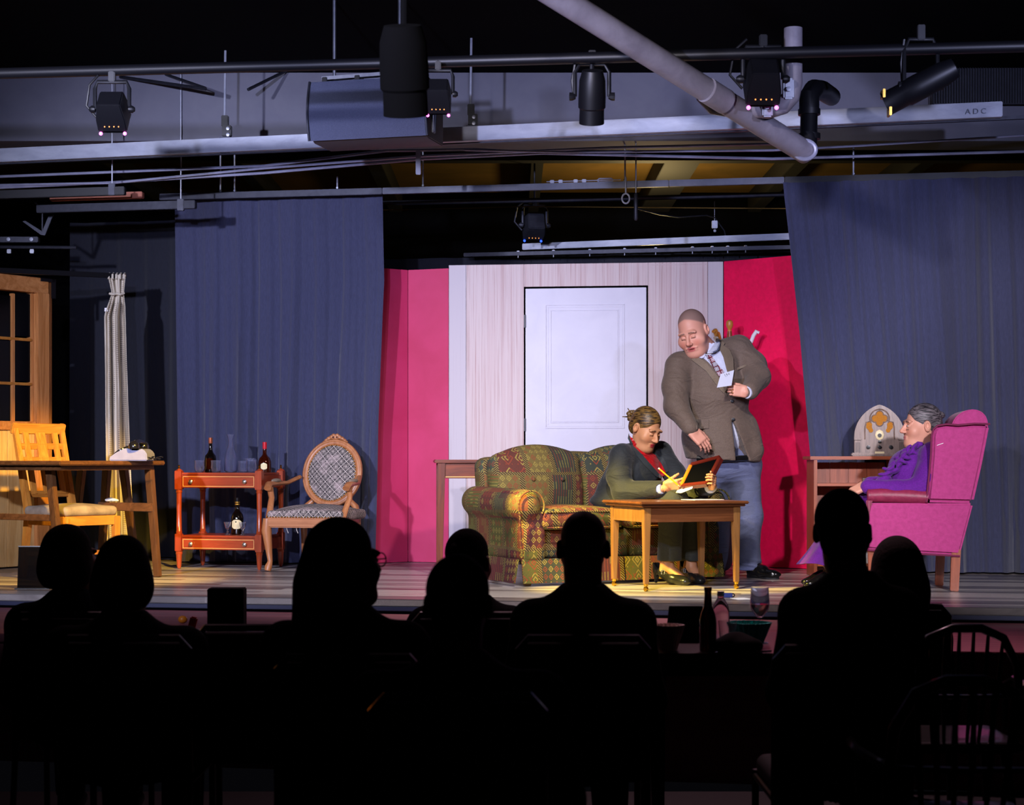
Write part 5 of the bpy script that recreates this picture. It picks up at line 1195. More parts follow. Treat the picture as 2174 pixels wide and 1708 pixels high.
dt.chain(A3((1985, 970, 10.24), (1972, 1010, 10.21), (1955, 1040, 10.2), (1900, 1040, 10.2), (1843, 1033, 10.24)), [.082, .08, .072, .056, .045], .03); dt.chain(A3((1965, 968, 10.58), (1930, 1030, 10.58), (1848, 1027, 10.46)), [.08, .068, .045], .03)
do = sdfobj(dt, 'dress_top', 'purple', w2)
sk = S(*bbox(A3((1700, 1040, 10.3), (2010, 1200, 10.5)), .22), .009)
sk.chain(A3((1975, 1083, 10.42), (1880, 1075, 10.42), (1802, 1078, 10.42)), [.15, .13, .11], .05); sk.chain(A3((1980, 1083, 10.3), (1800, 1082, 10.3)), [.09, .08], .05); sk.chain(A3((1980, 1083, 10.54), (1800, 1082, 10.54)), [.09, .08], .05)
sdfobj(sk, 'skirt', 'purple', w2)
def fn(u, v):
    a = 6.2832*u; c0, c1 = P(1800, 1080, 10.42), P(1756, 1196, 10.40); c_ = c0.lerp(c1, v); c_.x -= .03*v*v
    f = 1+.10*v*math.sin(a*7+1)+.05*v*math.sin(a*3); rx_, ry_ = (.085+.045*v*v)*f, (.2+.05*v)*f
    return (c_.x+rx_*math.cos(a), c_.y+ry_*math.sin(a), c_.z+.012*v*math.sin(a*2))
MB().grid(fn, 80, 16, cu=True).build('skirt_fall', 'purple', w2, solid=.004, ang=80)
rg = random.Random(5); rf = S(*bbox(A3((1860, 935, 10.2), (1985, 1045, 10.45)), .1), .0055)
for k in range(44):
    t = k/43; cx_, cy_ = 1952-86*t**.75+rg.uniform(-9, 9), 945+82*t+rg.uniform(-5, 5)
    rf.ell(P(cx_, cy_, 10.325-.02*math.sin(t*3)+rg.uniform(-.03, .03)), (.03, .022, .011), Ry(rg.uniform(-1.2, .6)) @ Rz(rg.uniform(-.6, .6)), .006)
sdfobj(rf, 'ruffle', 'purple', w2)
for dx, Yq in ((0, 10.3), (-6, 10.5)): shoe(P(1768+dx, 1210, Yq), P(1712+dx, 1210, Yq-.03), .04, .06, 'shoe', 'patent', w2)
rebase(w2, (P(1900, 1100, 10.4).x, 10.4, 0))
# ------------------------------------------------------------------ audience seen from behind, with their seats and tables
FZ = -.70
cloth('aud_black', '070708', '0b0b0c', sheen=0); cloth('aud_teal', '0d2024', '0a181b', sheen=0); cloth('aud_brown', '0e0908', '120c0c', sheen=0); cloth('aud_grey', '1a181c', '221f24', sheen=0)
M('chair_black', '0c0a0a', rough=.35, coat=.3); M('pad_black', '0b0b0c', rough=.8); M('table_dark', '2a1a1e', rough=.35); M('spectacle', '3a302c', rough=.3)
M('beer_glass', '3a1404', rough=.06, trans=.5, coat=.5); M('clear_plastic', 'f0eef2', rough=.08, trans=.95, ior=1.2); M('basket_pale', 'd8c4ba', rough=.6); M('basket_teal', '3fc4bc', rough=.5); M('wine', 'b46a4a', rough=.05, trans=.8); M('smoked', '20202a', rough=.1, trans=.85, ior=1.05); M('sleeve_red', 'b04030', rough=.5); M('device_blue', '2c3a80', rough=.4)
def viewer(px, py, Y, sc, label, hair, hmat, cmat, sw=.2, yaw=0, tilt=0, fat=0, glasses=False, lean=0, bald=False, group='people watching from the floor'):
    o = thing('person', label, 'person', (0, 0, 0), 0, group); c = P(px, py, Y)
    Hh = Head(c, Rz(math.pi+yaw) @ Rx(tilt), sc); nb = Vector(c)+Vector((lean, -.01, -.17*sc))
    hd = Hh.sdf(.0045, fat=fat, neck=nb+Vector((0, 0, -.03)), neckr=.055*sc)
    tz_, hz = nb.z-.06, -.2; X = nb.x; hx_ = X+lean
    core = S((X-.5, Y-.35, FZ), (X+.5, Y+.75, nb.z+.1), .016)
    def limbs(g, k):
        g.chain([(X, Y, tz_), (X, Y-.01, (tz_+hz)/2), (hx_, Y, hz)], [.11*k, .15*k, .16*k], .06)
        g.cone((X-sw, Y, tz_-.02), (X+sw, Y, tz_-.02), .07*k, .07*k, .06)
        for q in (-1, 1):
            g.chain([(X+q*(sw+.0), Y, tz_-.03), (X+q*(sw+.05), Y+.02, tz_-.28), (X+q*(sw-.02), Y+.26, tz_-.36)], [.065*k, .055*k, .04*k], .03)
            g.chain([(hx_+q*.09, Y+.03, hz), (hx_+q*.11, Y+.45, hz+.02), (hx_+q*.12, Y+.47, FZ+.06)], [.085*k, .07*k, .05*k], .04)
    limbs(core, .85)
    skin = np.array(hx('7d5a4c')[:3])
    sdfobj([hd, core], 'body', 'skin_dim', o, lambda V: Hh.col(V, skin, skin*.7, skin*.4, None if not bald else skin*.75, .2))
    if hair: sdfobj(Hh.hair(hair, .0055), 'hair', hmat, o)
    top = S((X-.5, Y-.35, hz-.12), (X+.5, Y+.6, nb.z+.08), .013)
    top.chain([(X, Y-.005, tz_), (X, Y-.02, (tz_+hz)/2), (hx_, Y, hz)], [.125, .165, .18], .06); top.cone((X-sw, Y, tz_-.02), (X+sw, Y, tz_-.02), .08, .08, .06); top.cone(nb+Vector((0, -.005, .0)), (X, Y, tz_), .068*sc, .1, .05)
    for q in (-1, 1): top.chain([(X+q*sw, Y, tz_-.03), (X+q*(sw+.05), Y+.02, tz_-.28), (X+q*(sw-.02), Y+.26, tz_-.36)], [.077, .067, .05], .03)
    top.cone(nb+Vector((0, 0, .06)), nb+Vector((0, 0, .01)), .055*sc, .05*sc, .01, True)
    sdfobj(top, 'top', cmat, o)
    bt = S((X-.4, Y-.25, FZ), (X+.4, Y+.7, hz+.2), .016)
    bt.ell((hx_, Y, hz), (.18, .15, .12), None, .05)
    for q in (-1, 1): bt.chain([(hx_+q*.09, Y+.03, hz), (hx_+q*.11, Y+.45, hz+.02), (hx_+q*.12, Y+.47, FZ+.1)], [.095, .085, .06], .04)
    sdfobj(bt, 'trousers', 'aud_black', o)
    if glasses:
        gl = MB()
        for q in (-1, 1):
            gl.tube([Hh.w(q*.033+.024*math.cos(t), -.105, .004+.02*math.sin(t)) for t in np.linspace(0, 6.283, 16)[:-1]], .0022, 6, closed=True); gl.tube([Hh.w(q*.057, -.104, .008), Hh.w(q*.08, -.03, .008), Hh.w(q*.083, .02, .004)], .0022, 6)
        gl.tube([Hh.w(-.009, -.108, .006), Hh.w(.009, -.108, .006)], .0022, 6); gl.build('spectacles', 'spectacle', o)
    for q in (-1, 1):
        s_ = MB().ball((0, 0, 0), (.05, .12, .045), 12, 8).build('shoe', 'chair_black', o); s_.location = (hx_+q*.12, Y+.53, FZ+.046)
    rebase(o, (X, Y, FZ)); return o
def banquet(px, Y, label, wd=.44, rz=0, rail=None):
    o = thing('banquet_chair', label, 'chair', ((px-CX)/F*Y, Y, FZ), rz, 'audience chairs')
    g = S((-.26, -.05, .4), (.26, .05, .92), .012); g.box((0, 0, .67), (wd/2, .03, .2), None, .028); sdfobj(g, 'back_pad', 'pad_black', o)
    g = S((-.26, -.05, .38), (.26, .5, .52), .014); g.box((0, .23, .445), (wd/2, .23, .04), None, .035); sdfobj(g, 'seat_pad', 'pad_black', o)
    MB().tube([(-wd/2, .01, .44), (-wd/2, -.01, .85), (-wd/2+.03, -.015, .885), (wd/2-.03, -.015, .885), (wd/2, -.01, .85), (wd/2, .01, .44)], .013, 8).build('back_frame', rail or 'chair_black', o)
    for q in (-1, 1):
        MB().tube([(q*wd/2, .02, .44), (q*wd/2, -.05, .004)], .012, 8).build('leg', 'chair_black', o); MB().tube([(q*wd/2, .44, .43), (q*wd/2, .46, .004)], .012, 8).build('leg', 'chair_black', o)
        MB().tube([(q*wd/2, .0, .41), (q*wd/2, .45, .41)], .011, 8).build('seat_rail', 'chair_black', o)
    return o
def windsor(px, Y, label, rz=0):
    o = thing('windsor_chair', label, 'chair', ((px-CX)/F*Y, Y, FZ), rz, 'bow-back audience chairs')
    arc = [(-.19, 0, .45), (-.2, -.03, .6), (-.185, -.055, .74), (-.13, -.075, .84), (-.05, -.083, .875), (.05, -.083, .875), (.13, -.075, .84), (.185, -.055, .74), (.2, -.03, .6), (.19, 0, .45)]
    MB().tube(arc, .016, 10).build('bow', 'chair_black', o)
    for k in range(6):
        x = -.12+.048*k; ztop = .865-.9*abs(x)**2*3; MB().tube([(x*.85, .0, .45), (x, -.045, .66), (x*1.05, -.08, ztop)], [.006, .010, .006], 8).build('spindle', 'chair_black', o)
    MB().tube([(-.2, -.035, .63), (0, -.055, .63), (.2, -.035, .63)], .013, 8, flat=.7).build('mid_rail', 'chair_black', o)
    g = S((-.26, -.06, .38), (.26, .48, .5), .012); g.box((0, .2, .44), (.225, .22, .022), None, .02); g.ell((0, .2, .475), (.18, .17, .022), None, .02, True); sdfobj(g, 'seat', 'chair_black', o)
    for q in (-1, 1):
        MB().tube([(q*.2, -.03, .63), (q*.26, .1, .65), (q*.27, .28, .65), (q*.25, .32, .63), (q*.24, .3, .46)], [.014, .015, .016, .014, .011], 8).build('arm', 'chair_black', o)
        MB().tube([(q*.17, .06, .42), (q*.21, -.02, .004)], [.018, .012], 8).build('leg', 'chair_black', o); MB().tube([(q*.17, .34, .42), (q*.21, .4, .004)], [.018, .012], 8).build('leg', 'chair_black', o)
        MB().tube([(q*.195, .02, .17), (q*.195, .38, .17)], .009, 8).build('stretcher', 'chair_black', o)
    MB().tube([(-.195, .2, .17), (.195, .2, .17)], .009, 8).build('stretcher', 'chair_black', o)
    return o
V_ = [(150, 1184, 6.75, 1.02, 'seated person with a grey bob and teal jacket at the far left', 'bob', 'hair_grey', 'aud_teal', .17, -.55, 0),
      (265, 1218, 5.9, 1.03, 'seated person with a rounded dark haircut below the left table', 'bob', 'hair_brown', 'aud_black', .2, -.1, 0),
      (733, 1192, 5.35, 1.06, 'long-haired seated person in glasses with head turned right', 'long', 'hair_black', 'aud_brown', .18, -.85, 0),
      (995, 1192, 6.75, 1.0, 'seated person with pinned-up dark hair in front of the sofa', 'updo', 'hair_black', 'aud_black', .16, -.3, 0),
      (972, 1282, 4.5, 1.0, 'nearest seated person, short fuzzy hair, below the sofa', 'short', 'hair_brown', 'aud_black', .21, 0, 0),
      (1238, 1162, 5.9, 1.02, 'bald seated man with broad shoulders before the sofa', None, None, 'aud_black', .165, 0, 0),
      (1790, 1127, 5.6, 1.06, 'tall short-haired seated man in front of the wing chair', 'short', 'hair_brown', 'aud_black', .15, -.35, 0),
      (1900, 1212, 7.1, 1.12, 'long-haired seated person leaning beside the tall man on the right', 'long', 'hair_brown', 'aud_brown', .15, .1, 0)]
for i, v in enumerate(V_):
    viewer(*v[:11], glasses=(i == 2), bald=(i == 5), fat=.01, lean=.025 if i == 6 else 0)
    px, Y = v[0], v[2]
    lab = 'black padded chair under the '+['person with the grey bob', 'person with the rounded haircut', 'long-haired person in glasses', 'person with pinned-up hair', 'nearest short-haired person', 'bald man', 'tall man on the right', 'long-haired person on the right'][i]
    banquet(px+(8 if i == 2 else 0), Y-.2, lab, .42, 0, 'steel_dark' if i == 5 else None)
banquet(560, 6.05, 'empty black padded chair between the two groups of viewers at the left', .46)
windsor(2040, 6.2, 'dark bow-back spindle chair standing empty at the lower right'); windsor(2040, 4.75, 'nearer dark bow-back chair at the bottom right corner', -.1)

# tables between the viewers
def ftable(px, Y, wd, dp, label):
    o = thing('dining_table', label, 'table', ((px-CX)/F*Y, Y, FZ), 0, 'audience tables'); MB().box((0, 0, .745), (wd, dp, .03)).build('tabletop', 'table_dark', o, bev=.006)
    MB().box((0, 0, .7), (wd-.12, dp-.12, .06)).build('apron', 'chair_black', o, bev=.003)
    for a in (-1, 1):
        for b_ in (-1, 1): MB().bar((a*(wd/2-.07), b_*(dp/2-.07), .7), (a*(wd/2-.07), b_*(dp/2-.07), .002), .055, .055, .045, .045, up=(0, 1, 0)).build('leg', 'chair_black', o, bev=.004)
    return o
ftable(1540, 6.75, .72, .8, 'dark table with bottle and baskets between the bald man and the tall man'); ftable(497, 7.05, .6, .5, 'dark table behind the empty padded chair at the left')
TZ = FZ+.76
def onT(px, Y): return ((px-CX)/F*Y, Y, TZ+.001)
bb = thing('beer_bottle', 'brown glass beer bottle on the table in front of the stage', 'bottle', onT(1503, 6.42)); MB().lathe([(0, 0), (.03, 0), (.0315, .006), (.0315, .115), (.026, .14), (.0155, .165), (.013, .21), (.0135, .225), (.0145, .226), (.0145, .236), (.011, .236)], 24).build('glass_body', 'beer_glass', bb)
wb = thing('water_bottle', 'clear plastic bottle behind the brown beer bottle', 'bottle', onT(1530, 6.62)); MB().lathe([(0, 0), (.033, 0), (.035, .01), (.034, .12), (.03, .15), (.016, .175), (.0125, .18), (.0125, .2), (.011, .2)], 20).build('plastic_body', 'clear_plastic', wb); MB().lathe([(.0135, .187), (.0135, .205), (0, .206)], 14).build('cap', 'paper', wb)
pc = thing('plastic_cup', 'short clear plastic cup beside the beer bottle', 'cup', onT(1545, 6.5)); MB().lathe([(0, .001), (.026, .001), (.036, .105), (.034, .105), (.024, .005), (0, .005)], 20).build('plastic_body', 'clear_plastic', pc)
wg = thing('wine_glass', 'stemmed wine glass with pale wine on the audience table', 'glass', onT(1613, 6.7))
MB().lathe([(0, .001), (.034, .001), (.03, .004), (.005, .008), (.004, .09), (.012, .1), (.034, .13), (.038, .155), (.034, .215), (.033, .215), (.036, .155), (.032, .133), (.01, .104), (0, .103)], 24).build('glass_body', 'glass', wg); MB().lathe([(0, .1045), (.009, .1055), (.031, .135), (.0345, .15), (0, .15)], 20).build('wine', 'wine', wg)
def basket(px, Y, r0, r1, h, n, mat, label):
    o = thing('fluted_basket', label, 'basket', onT(px, Y), 0, 'fluted paper baskets'); wv = lambda a, z: 1+.06*math.cos(a*n)*(z/h)
    MB().lathe([(0, .001), (r0, .001), (r1, h), (r1-.004, h), (r0-.003, .006), (0, .006)], n*6, wob=wv).build('paper_cup', mat, o)
basket(1418, 6.45, .035, .06, .095, 22, 'basket_pale', 'pale fluted basket at the left end of the audience table'); basket(1590, 6.6, .05, .082, .09, 26, 'basket_teal', 'teal fluted basket under the wine glass')
mn = thing('menu_board', 'dark menu folder standing on the audience table', 'menu', onT(1455, 6.75)); MB().prism([(-.07, 0), (.07, 0), (.07, .135), (-.06, .135)], (0, 0, 0), (1, 0, 0), (0, .25, 1), .006).build('cover', 'aud_grey', mn); MB().prism([(-.07, 0), (.07, 0), (.07, .13), (-.06, .13)], (0, .075, 0), (1, 0, 0), (0, -.25, 1), .006).build('back_cover', 'aud_grey', mn)
S1 = S((-.12, -.1, -.01), (.12, .1, .12), .006)
for x, y, r in ((-.05, 0, .04), (0, .02, .055), (.05, -.01, .04), (.02, -.03, .04)): S1.ell((x, y, r*.6), (r*1.1, r, r*.7), None, .02)
o = sdfobj(S1, 'napkin', 'aud_black'); o.location = onT(1565, 6.4); tag(o, 'crumpled black napkin on the table right of the beer bottle', 'napkin')
kn = thing('table_knife', 'shiny knife lying at the near edge of the audience table', 'cutlery', onT(1600, 6.36), .5); MB().bar((-.06, 0, .003), (.02, 0, .003), .014, .003, .016, .003).build('blade', 'alu', kn, bev=.001); MB().bar((.02, 0, .004), (.08, 0, .004), .012, .007).build('handle', 'steel', kn, bev=.002)
dk = thing('dark_box', 'small dark upright box on the left audience table before the stage', 'box', onT(482, 7.0)); MB().box((0, 0, .095), (.145, .09, .19)).build('case', 'aud_grey', dk, bev=.004); MB().box((0, -.046, .1), (.12, .004, .15)).build('front_panel', 'aud_black', dk, bev=.002)

# bits on the stage edge and the ledge
dv = thing('small_device', 'small blue clip-on device lying on the stage edge', 'device', (P(1545, 1268, 9.66).x, 9.66, 0)); MB().box((0, 0, .013), (.05, .03, .024)).build('case', 'device_blue', dv, bev=.003); MB().tube([(.027+.011*math.cos(t), 0, .013+.009*math.sin(t)) for t in np.linspace(0, 6.283, 12)[:-1]], .003, 6, closed=True).build('loop', 'knob_black', dv)
o = MB().box((0, 0, .0015), (.085, .11, .003)).build('paper_scrap', 'paper'); o.location = (P(1574, 1272, 9.55).x, 9.55, .0008); o.rotation_euler = (0, 0, .3); tag(o, 'torn white paper scrap lying at the stage edge', 'paper')
pk = thing('sleeve_stand_in', 'red block with a white end standing in for a sleeve on the ledge at the left', 'stand-in', (P(408, 1350, 8.4).x, 8.4, -.08)); MB().box((0, 0, .045), (.035, .03, .088), Ry(.25)).build('red_block', 'sleeve_red', pk, bev=.006); MB().box((.008, 0, .012), (.032, .032, .018), Ry(.25)).build('white_end', 'paper', pk, bev=.003)  # plain red block in place of an arm in a red sleeve
o = MB().ball((0, 0, .02), (.025, .02, .02), 12, 8).build('hand_stand_in', 'glow_off' if 'glow_off' in MATS else 'frame_orange'); o.location = (P(388, 1316, 9.0).x, 9.0, -.08); tag(o, 'small orange ball standing in for a hand on the ledge left of the red block', 'fruit')  # orange ball in place of the hand beside that sleeve
sh = thing('sign_holder', 'smoky clear panel standing near the stage edge at the far left', 'sign holder', (P(72, 1245, 10.3).x, 10.3, 0)); MB().box((0, .03, .125), (.205, .005, .245), Rx(-.12)).build('panel', 'smoked', sh); MB().box((0, .0, .004), (.21, .08, .008)).build('base', 'knob_black', sh, bev=.002); MB().box((0, .045, .249), (.21, .008, .006), Rx(-.12)).build('top_edge', 'knob_black', sh)
# ------------------------------------------------------------------ rigging above the stage
def run(name, label, cat, pts, r, mat, group=None, seg=8):
    q = [P(x, y, Y) for x, y, Y in pts]
    return tag(MB().tube(q, r, seg).build(name, mat), label, cat, group)
def sqbar(name, label, cat, a, b_, w_, h_, mat, bev=.004):
    return tag(MB().bar(P(*a), P(*b_), w_, h_).build(name, mat, bev=bev), label, cat)
BA, BB = (-60, 333.5, 11.72), (2128, 232.8, 10.3)
beam = thing('rigging_beam', 'bright aluminium box beam slung across the front of the stage', 'beam')
MB().bar(P(*BA), P(*BB), .06, .09).build('box_section', 'alu', beam, bev=.004)
MB().bar(P(-60, 349, 11.75), P(2200, 248, 10.32), .03, .02).build('lower_lip', 'steel_dark', beam)
def bp(px):
    t = (px+60)/2188; return (333.5+(232.8-333.5)*t, 11.72+(10.3-11.72)*t)
M('stencil', '6d7488', rough=.6)
for px, tx in ((1405, 'A D C'), (1535, 'A'), (2072, 'A D C')):
    y, Y = bp(px); t = text(tx, .045, 'stencil_letters', 'stencil', beam, Matrix.Translation(P(px, y+1, Y-.0325-.012)) @ Matrix.Rotation(-.167, 4, 'Z') @ Matrix.Rotation(math.pi/2, 4, 'X'))
def hanger(px, label, box=True, top=60):
    y, Y = bp(px); o = thing('beam_hanger', label, 'hanger', (0, 0, 0), 0, 'hangers of the aluminium beam')
    MB().bar(P(px, y-17, Y-.005), P(px, y+17, Y-.005), .07, .075, up=(0, 1, 0)).build('sleeve', 'steel_dark', o, bev=.003)
    if box:
        MB().bar(P(px+3, y-19, Y), P(px+3, y-42, Y), .06, .05, up=(0, 1, 0)).build('bracket', 'black_metal', o, bev=.004)
        MB().bar(P(px-1, y-40, Y), P(px-1, y-63, Y), .045, .045, up=(0, 1, 0)).build('clamp', 'black_metal', o, bev=.004)
        for k in (0, 1): MB().lathe([(.012, 0), (.012, .008), (0, .01)], 8, P(px+5, y-23-13*k, Y-.028), (0, -1, 0)).build('bolt', 'steel', o)
        MB().tube([P(px-2, y-60, Y), P(px, top, Y)], .008, 8).build('rod', 'alu', o)
    return o
hanger(479, 'black beam hanger with threaded rod left of the loudspeaker'); hanger(1001, 'black beam hanger with thick rod right of the loudspeaker'); hanger(1557, 'black sleeve around the beam beside the diagonal grey pipe', False)

# loudspeaker
M('grille', '5c617c', '4c5069', rough=.45, metal=.4, scale=260, bmp=.5, bs=420); M('speaker_case', '3a3238', rough=.6)
sp = thing('loudspeaker', 'large dark loudspeaker hung on its side above the stage', 'loudspeaker', P(662, 303, 10.05), math.radians(-15))
SWd, SHt = .70, .36
MB().prism([(0, .02), (0, SHt-.01), (.3, SHt-.03), (.3, .0), (.03, 0)], (SWd/2, .0, 0), (0, 1, 0), (0, 0, 1), SWd).build('cabinet', 'speaker_case', sp, bev=.006)
MB().grid(lambda u, v: (SWd*u, -.05*math.sin(math.pi*(.12+.8*v))-.0, .006+(SHt-.02)*v), 6, 18).build('grille', 'grille', sp, solid=.01)
for x in (-.006, SWd+.006): MB().tube([(x, -.05*math.sin(math.pi*(.12+.8*v))-.006, .006+(SHt-.02)*v) for v in np.linspace(0, 1, 12)], .008, 6).build('edge_trim', 'steel_dark', sp)
MB().box((SWd+.004, .1, .12), (.012, .05, .16)).build('handle_plate', 'steel', sp, bev=.004)
MB().tube([(SWd+.012, .1, .05), (SWd+.014, .1, .1), (SWd+.014, .12, .19)], .006, 6).build('latch', 'steel_dark', sp)
for y in (.06, .13): MB().bar((.04, y, SHt+.02), (SWd-.1, y, SHt+.03), .02, .02).build('mount_rail', 'steel', sp)
for x in (.06, .26, .46): MB().box((x, .1, SHt+.0), (.03, .12, .05)).build('mount_foot', 'black_metal', sp, bev=.003)
for x in (.1, .5): MB().tube([(x, .1, SHt+.02), (x, .1, SHt+.5)], .01, 8).build('suspension_rod', 'steel', sp)

# lighting bar with its lamps
run('lighting_bar', 'black pipe along the top from which the stage lamps hang', 'pipe', [(-80, 158, 8.9), (900, 132, 8.5), (2260, 96, 8.0)], .028, 'black_metal', seg=12)
def barp(px): t = (px+80)/2340; return (158-62*t, 8.9-.9*t)
def ledwash(px, py, Y, sc, label, tilt=.5, yaw=0, lit='glow_pink', mat='black_metal', clamp=None, group='LED wash lamps'):
    o = thing('stage_lamp', label, 'stage light', P(px, py, Y), yaw, group); R = Rx(-tilt)
    q = lambda x, y, z: tuple((R @ Vector((x, y, z)))*sc)
    b_ = MB()
    b_.add([q(x*w_, y, z*w_) for y, w_ in ((-.08, .8), (.02, 1), (.1, 1)) for x, z in ((-.085, -.085), (.085, -.085), (.085, .085), (-.085, .085))],
           [(3, 2, 1, 0), (8, 9, 10, 11)]+[(i+4*k, (i+1) % 4+4*k, (i+1) % 4+4*k+4, i+4*k+4) for k in (0, 1) for i in range(4)])
    bd = b_.build('housing', mat, o, bev=.006*sc)
    MB().add([q(-.075, .105, -.075), q(.075, .105, -.075), q(.075, .105, .075), q(-.075, .105, .075), q(-.075, .112, -.075), q(.075, .112, -.075), q(.075, .112, .075), q(-.075, .112, .075)], [(3, 2, 1, 0), (4, 5, 6, 7), (0, 1, 5, 4), (1, 2, 6, 5), (2, 3, 7, 6), (3, 0, 4, 7)]).build('lens', 'pane', bd)
    for s in (-1, 1): MB().ball(q(s*.07, .108, -.088), .011*sc, 8, 6).build('led_glow', lit, bd)
    for k in range(4): MB().ball(q(-.04+.027*k, .06, -.087), .004*sc, 6, 4).build('indicator', 'glow_amber', bd)
    MB().tube([(-.1*sc, 0, 0), (-.1*sc, 0, .12*sc), (-.085*sc, 0, .16*sc), (.085*sc, 0, .16*sc), (.1*sc, 0, .12*sc), (.1*sc, 0, 0)], .012*sc, 8).build('yoke', mat, o)
    for s in (-1, 1): MB().lathe([(.02*sc, 0), (.022*sc, .02*sc), (.012*sc, .035*sc), (0, .036*sc)], 10, (s*.098*sc, 0, 0), (s, 0, 0)).build('knob', mat, o)
    MB().box((0, 0, .19*sc), (.04*sc, .035*sc, .06*sc)).build('clamp', mat, o, bev=.004)
    if Y < 10:
        by, bY = barp(px); MB().tube([(0, 0, .2*sc), tuple(P(px, by, bY)-P(px, py, Y))], .012, 8).build('drop_arm', mat, o)
    else: MB().tube([(0, 0, .2*sc), (0, 0, 3.3-o.location.z)], .008, 8).build('drop_rod', mat, o)
    MB().tube([(-.08*sc, .0, .2*sc), (-.14*sc, .03, .15*sc), (-.16*sc, .04, .03*sc), (-.1*sc, .03, -.04*sc)], .007*sc, 6).build('cable', mat, o)
    return o
ledwash(238, 232, 8.75, .86, 'black LED wash lamp in a yoke at the top left', .75)
ledwash(930, 200, 8.4, .72, 'black LED wash lamp hanging in front of the loudspeaker', .75)
ledwash(1620, 168, 8.25, .95, 'black LED wash lamp hanging beside the diagonal grey pipe', .75)
ledwash(1135, 478, 13.6, .95, 'small LED lamp with blue lights above the whitewashed flat', .35, .2, M('glow_blue', '3050ff', emis='2f5cff', es=1.6) and 'glow_blue', 'steel_dark')
def can(px, py, Y, d, r, L, label, mat='black_metal', yoke=True, prof=None):
    o = thing('stage_lamp', label, 'stage light', P(px, py, Y)); d = Vector(d).normalized()
    pr = prof or [(0, -L*.5), (r*.75, -L*.48), (r*.95, -L*.3), (r, 0), (r, L*.2), (r*.9, L*.23), (r*.92, L*.5), (r*.8, L*.5), (r*.75, L*.3), (0, L*.28)]
    MB().lathe(pr, 24, (0, 0, 0), d).build('barrel', mat, o)
    MB().lathe([(r*.7, L*.31), (0, L*.32)], 20, (0, 0, 0), d).build('lens', 'pane', o)
    by, bY = barp(px); MB().tube([(0, 0, L*.5), tuple(P(px, by, bY)-P(px, py, Y)) if yoke else (0, 0, 3.43-o.location.z)], .012, 8).build('drop_arm', mat, o)
    if yoke:
        MB().tube([(-r*1.25, 0, 0), (-r*1.25, 0, L*.45), (-r*.9, 0, L*.6), (r*.9, 0, L*.6), (r*1.25, 0, L*.45), (r*1.25, 0, 0)], .01, 8).build('yoke', mat, o)
        for s in (-1, 1): MB().lathe([(.012, 0), (.02, .015), (.02, .03), (0, .032)], 8, (s*r*1.2, 0, 0), (s, 0, 0)).build('knob', mat, o)
        MB().box((0, 0, L*.6+.03), (.035, .035, .07)).build('clamp', mat, o, bev=.003)
        MB().tube([(-r*1.25, 0, L*.6), (-r*1.45, .01, L*.3), (-r*1.3, .02, 0)], .007, 6).build('cable', mat, o)
    return o
can(1257, 205, 8.4, (0, .42, -1), .066, .26, 'black barrel spotlight pointing down at top centre')
can(858, 148, 6.2, (.02, .35, -1), .088, .32, 'large black lamp seen close in front of the loudspeaker', 'black_matte', False)
el = can(1955, 182, 8.1, (-1, .3, -.5), .062, .36, 'black profile spotlight with gold pieces for its yellow highlights at the top right')
for x, z in ((-.172, -.035), (-.142, -.118)): MB().box((x, .02, z), (.012, .06, .04)).build('highlight_piece', 'gold', el, bev=.002)  # yellow highlights on the lamp, put in as small gold boxes

# braces, conduits, curtain track
run('brace_arm', 'dark steel brace slanting beside the top left lamp', 'brace', [(255, 163, 12.01), (437, 189, 11.6)], .011, 'steel_dark'); run('brace_arm', 'short dark brace meeting the end of the longer one', 'brace', [(352, 158, 12.01), (436, 187, 11.59)], .01, 'steel_dark')
run('brace_arm', 'dark tubular brace left of the loudspeaker', 'brace', [(527, 190, 11.6), (612, 148, 12.01)], .011, 'steel_dark')
for lab, pts, r in (('upper grey conduit passing under the loudspeaker', [(-60, 377, 12.1), (560, 352, 11.95), (820, 320, 11.85), (1010, 317, 11.8), (1100, 322, 11.8)], .010),
                    ('grey conduit rising to the right above the curtain track', [(-60, 394, 12.1), (240, 388, 12.0), (560, 357, 11.9), (900, 331, 11.83), (1300, 313, 11.75), (1700, 304, 11.7)], .009),
                    ('lowest grey conduit running the whole width under the bulkhead', [(-60, 401, 12.1), (240, 387, 12.03), (560, 367, 11.95), (900, 337, 11.86), (1150, 325, 11.8), (1640, 337, 11.7), (2230, 320, 11.6)], .010),
                    ('thin grey conduit climbing to the right edge below the bulkhead', [(985, 318, 11.74), (1200, 323, 11.72), (1640, 319, 11.65), (1830, 309, 11.6), (2230, 284, 11.5)], .008)):
    run('conduit', lab, 'conduit', pts, r, 'conduit', 'conduits under the bulkhead')
zt = 2.68; M('track_grey', '565866', '4b4d5a', rough=.5, metal=.3)
trk = thing('curtain_track', 'grey steel curtain track carrying the black drapes', 'curtain track')
for a, b_, mt in ((340, 812, 'steel_dark'), (813, 1420, 'track_grey'), (1421, 1665, 'track_grey'), (1666, 2300, 'black_metal')):
    A, B = at2 = (Vector(((a-CX)/F*UY(a, 12.3), UY(a, 12.3), zt)), Vector(((b_-CX)/F*UY(b_, 12.3), UY(b_, 12.3), zt)))
    MB().bar(A, B, .04, .045).build('track_section', mt, trk, bev=.003)
def tz(px, z, d=0): Y = UY(px, 12.3)+d; return Vector(((px-CX)/F*Y, Y, z))
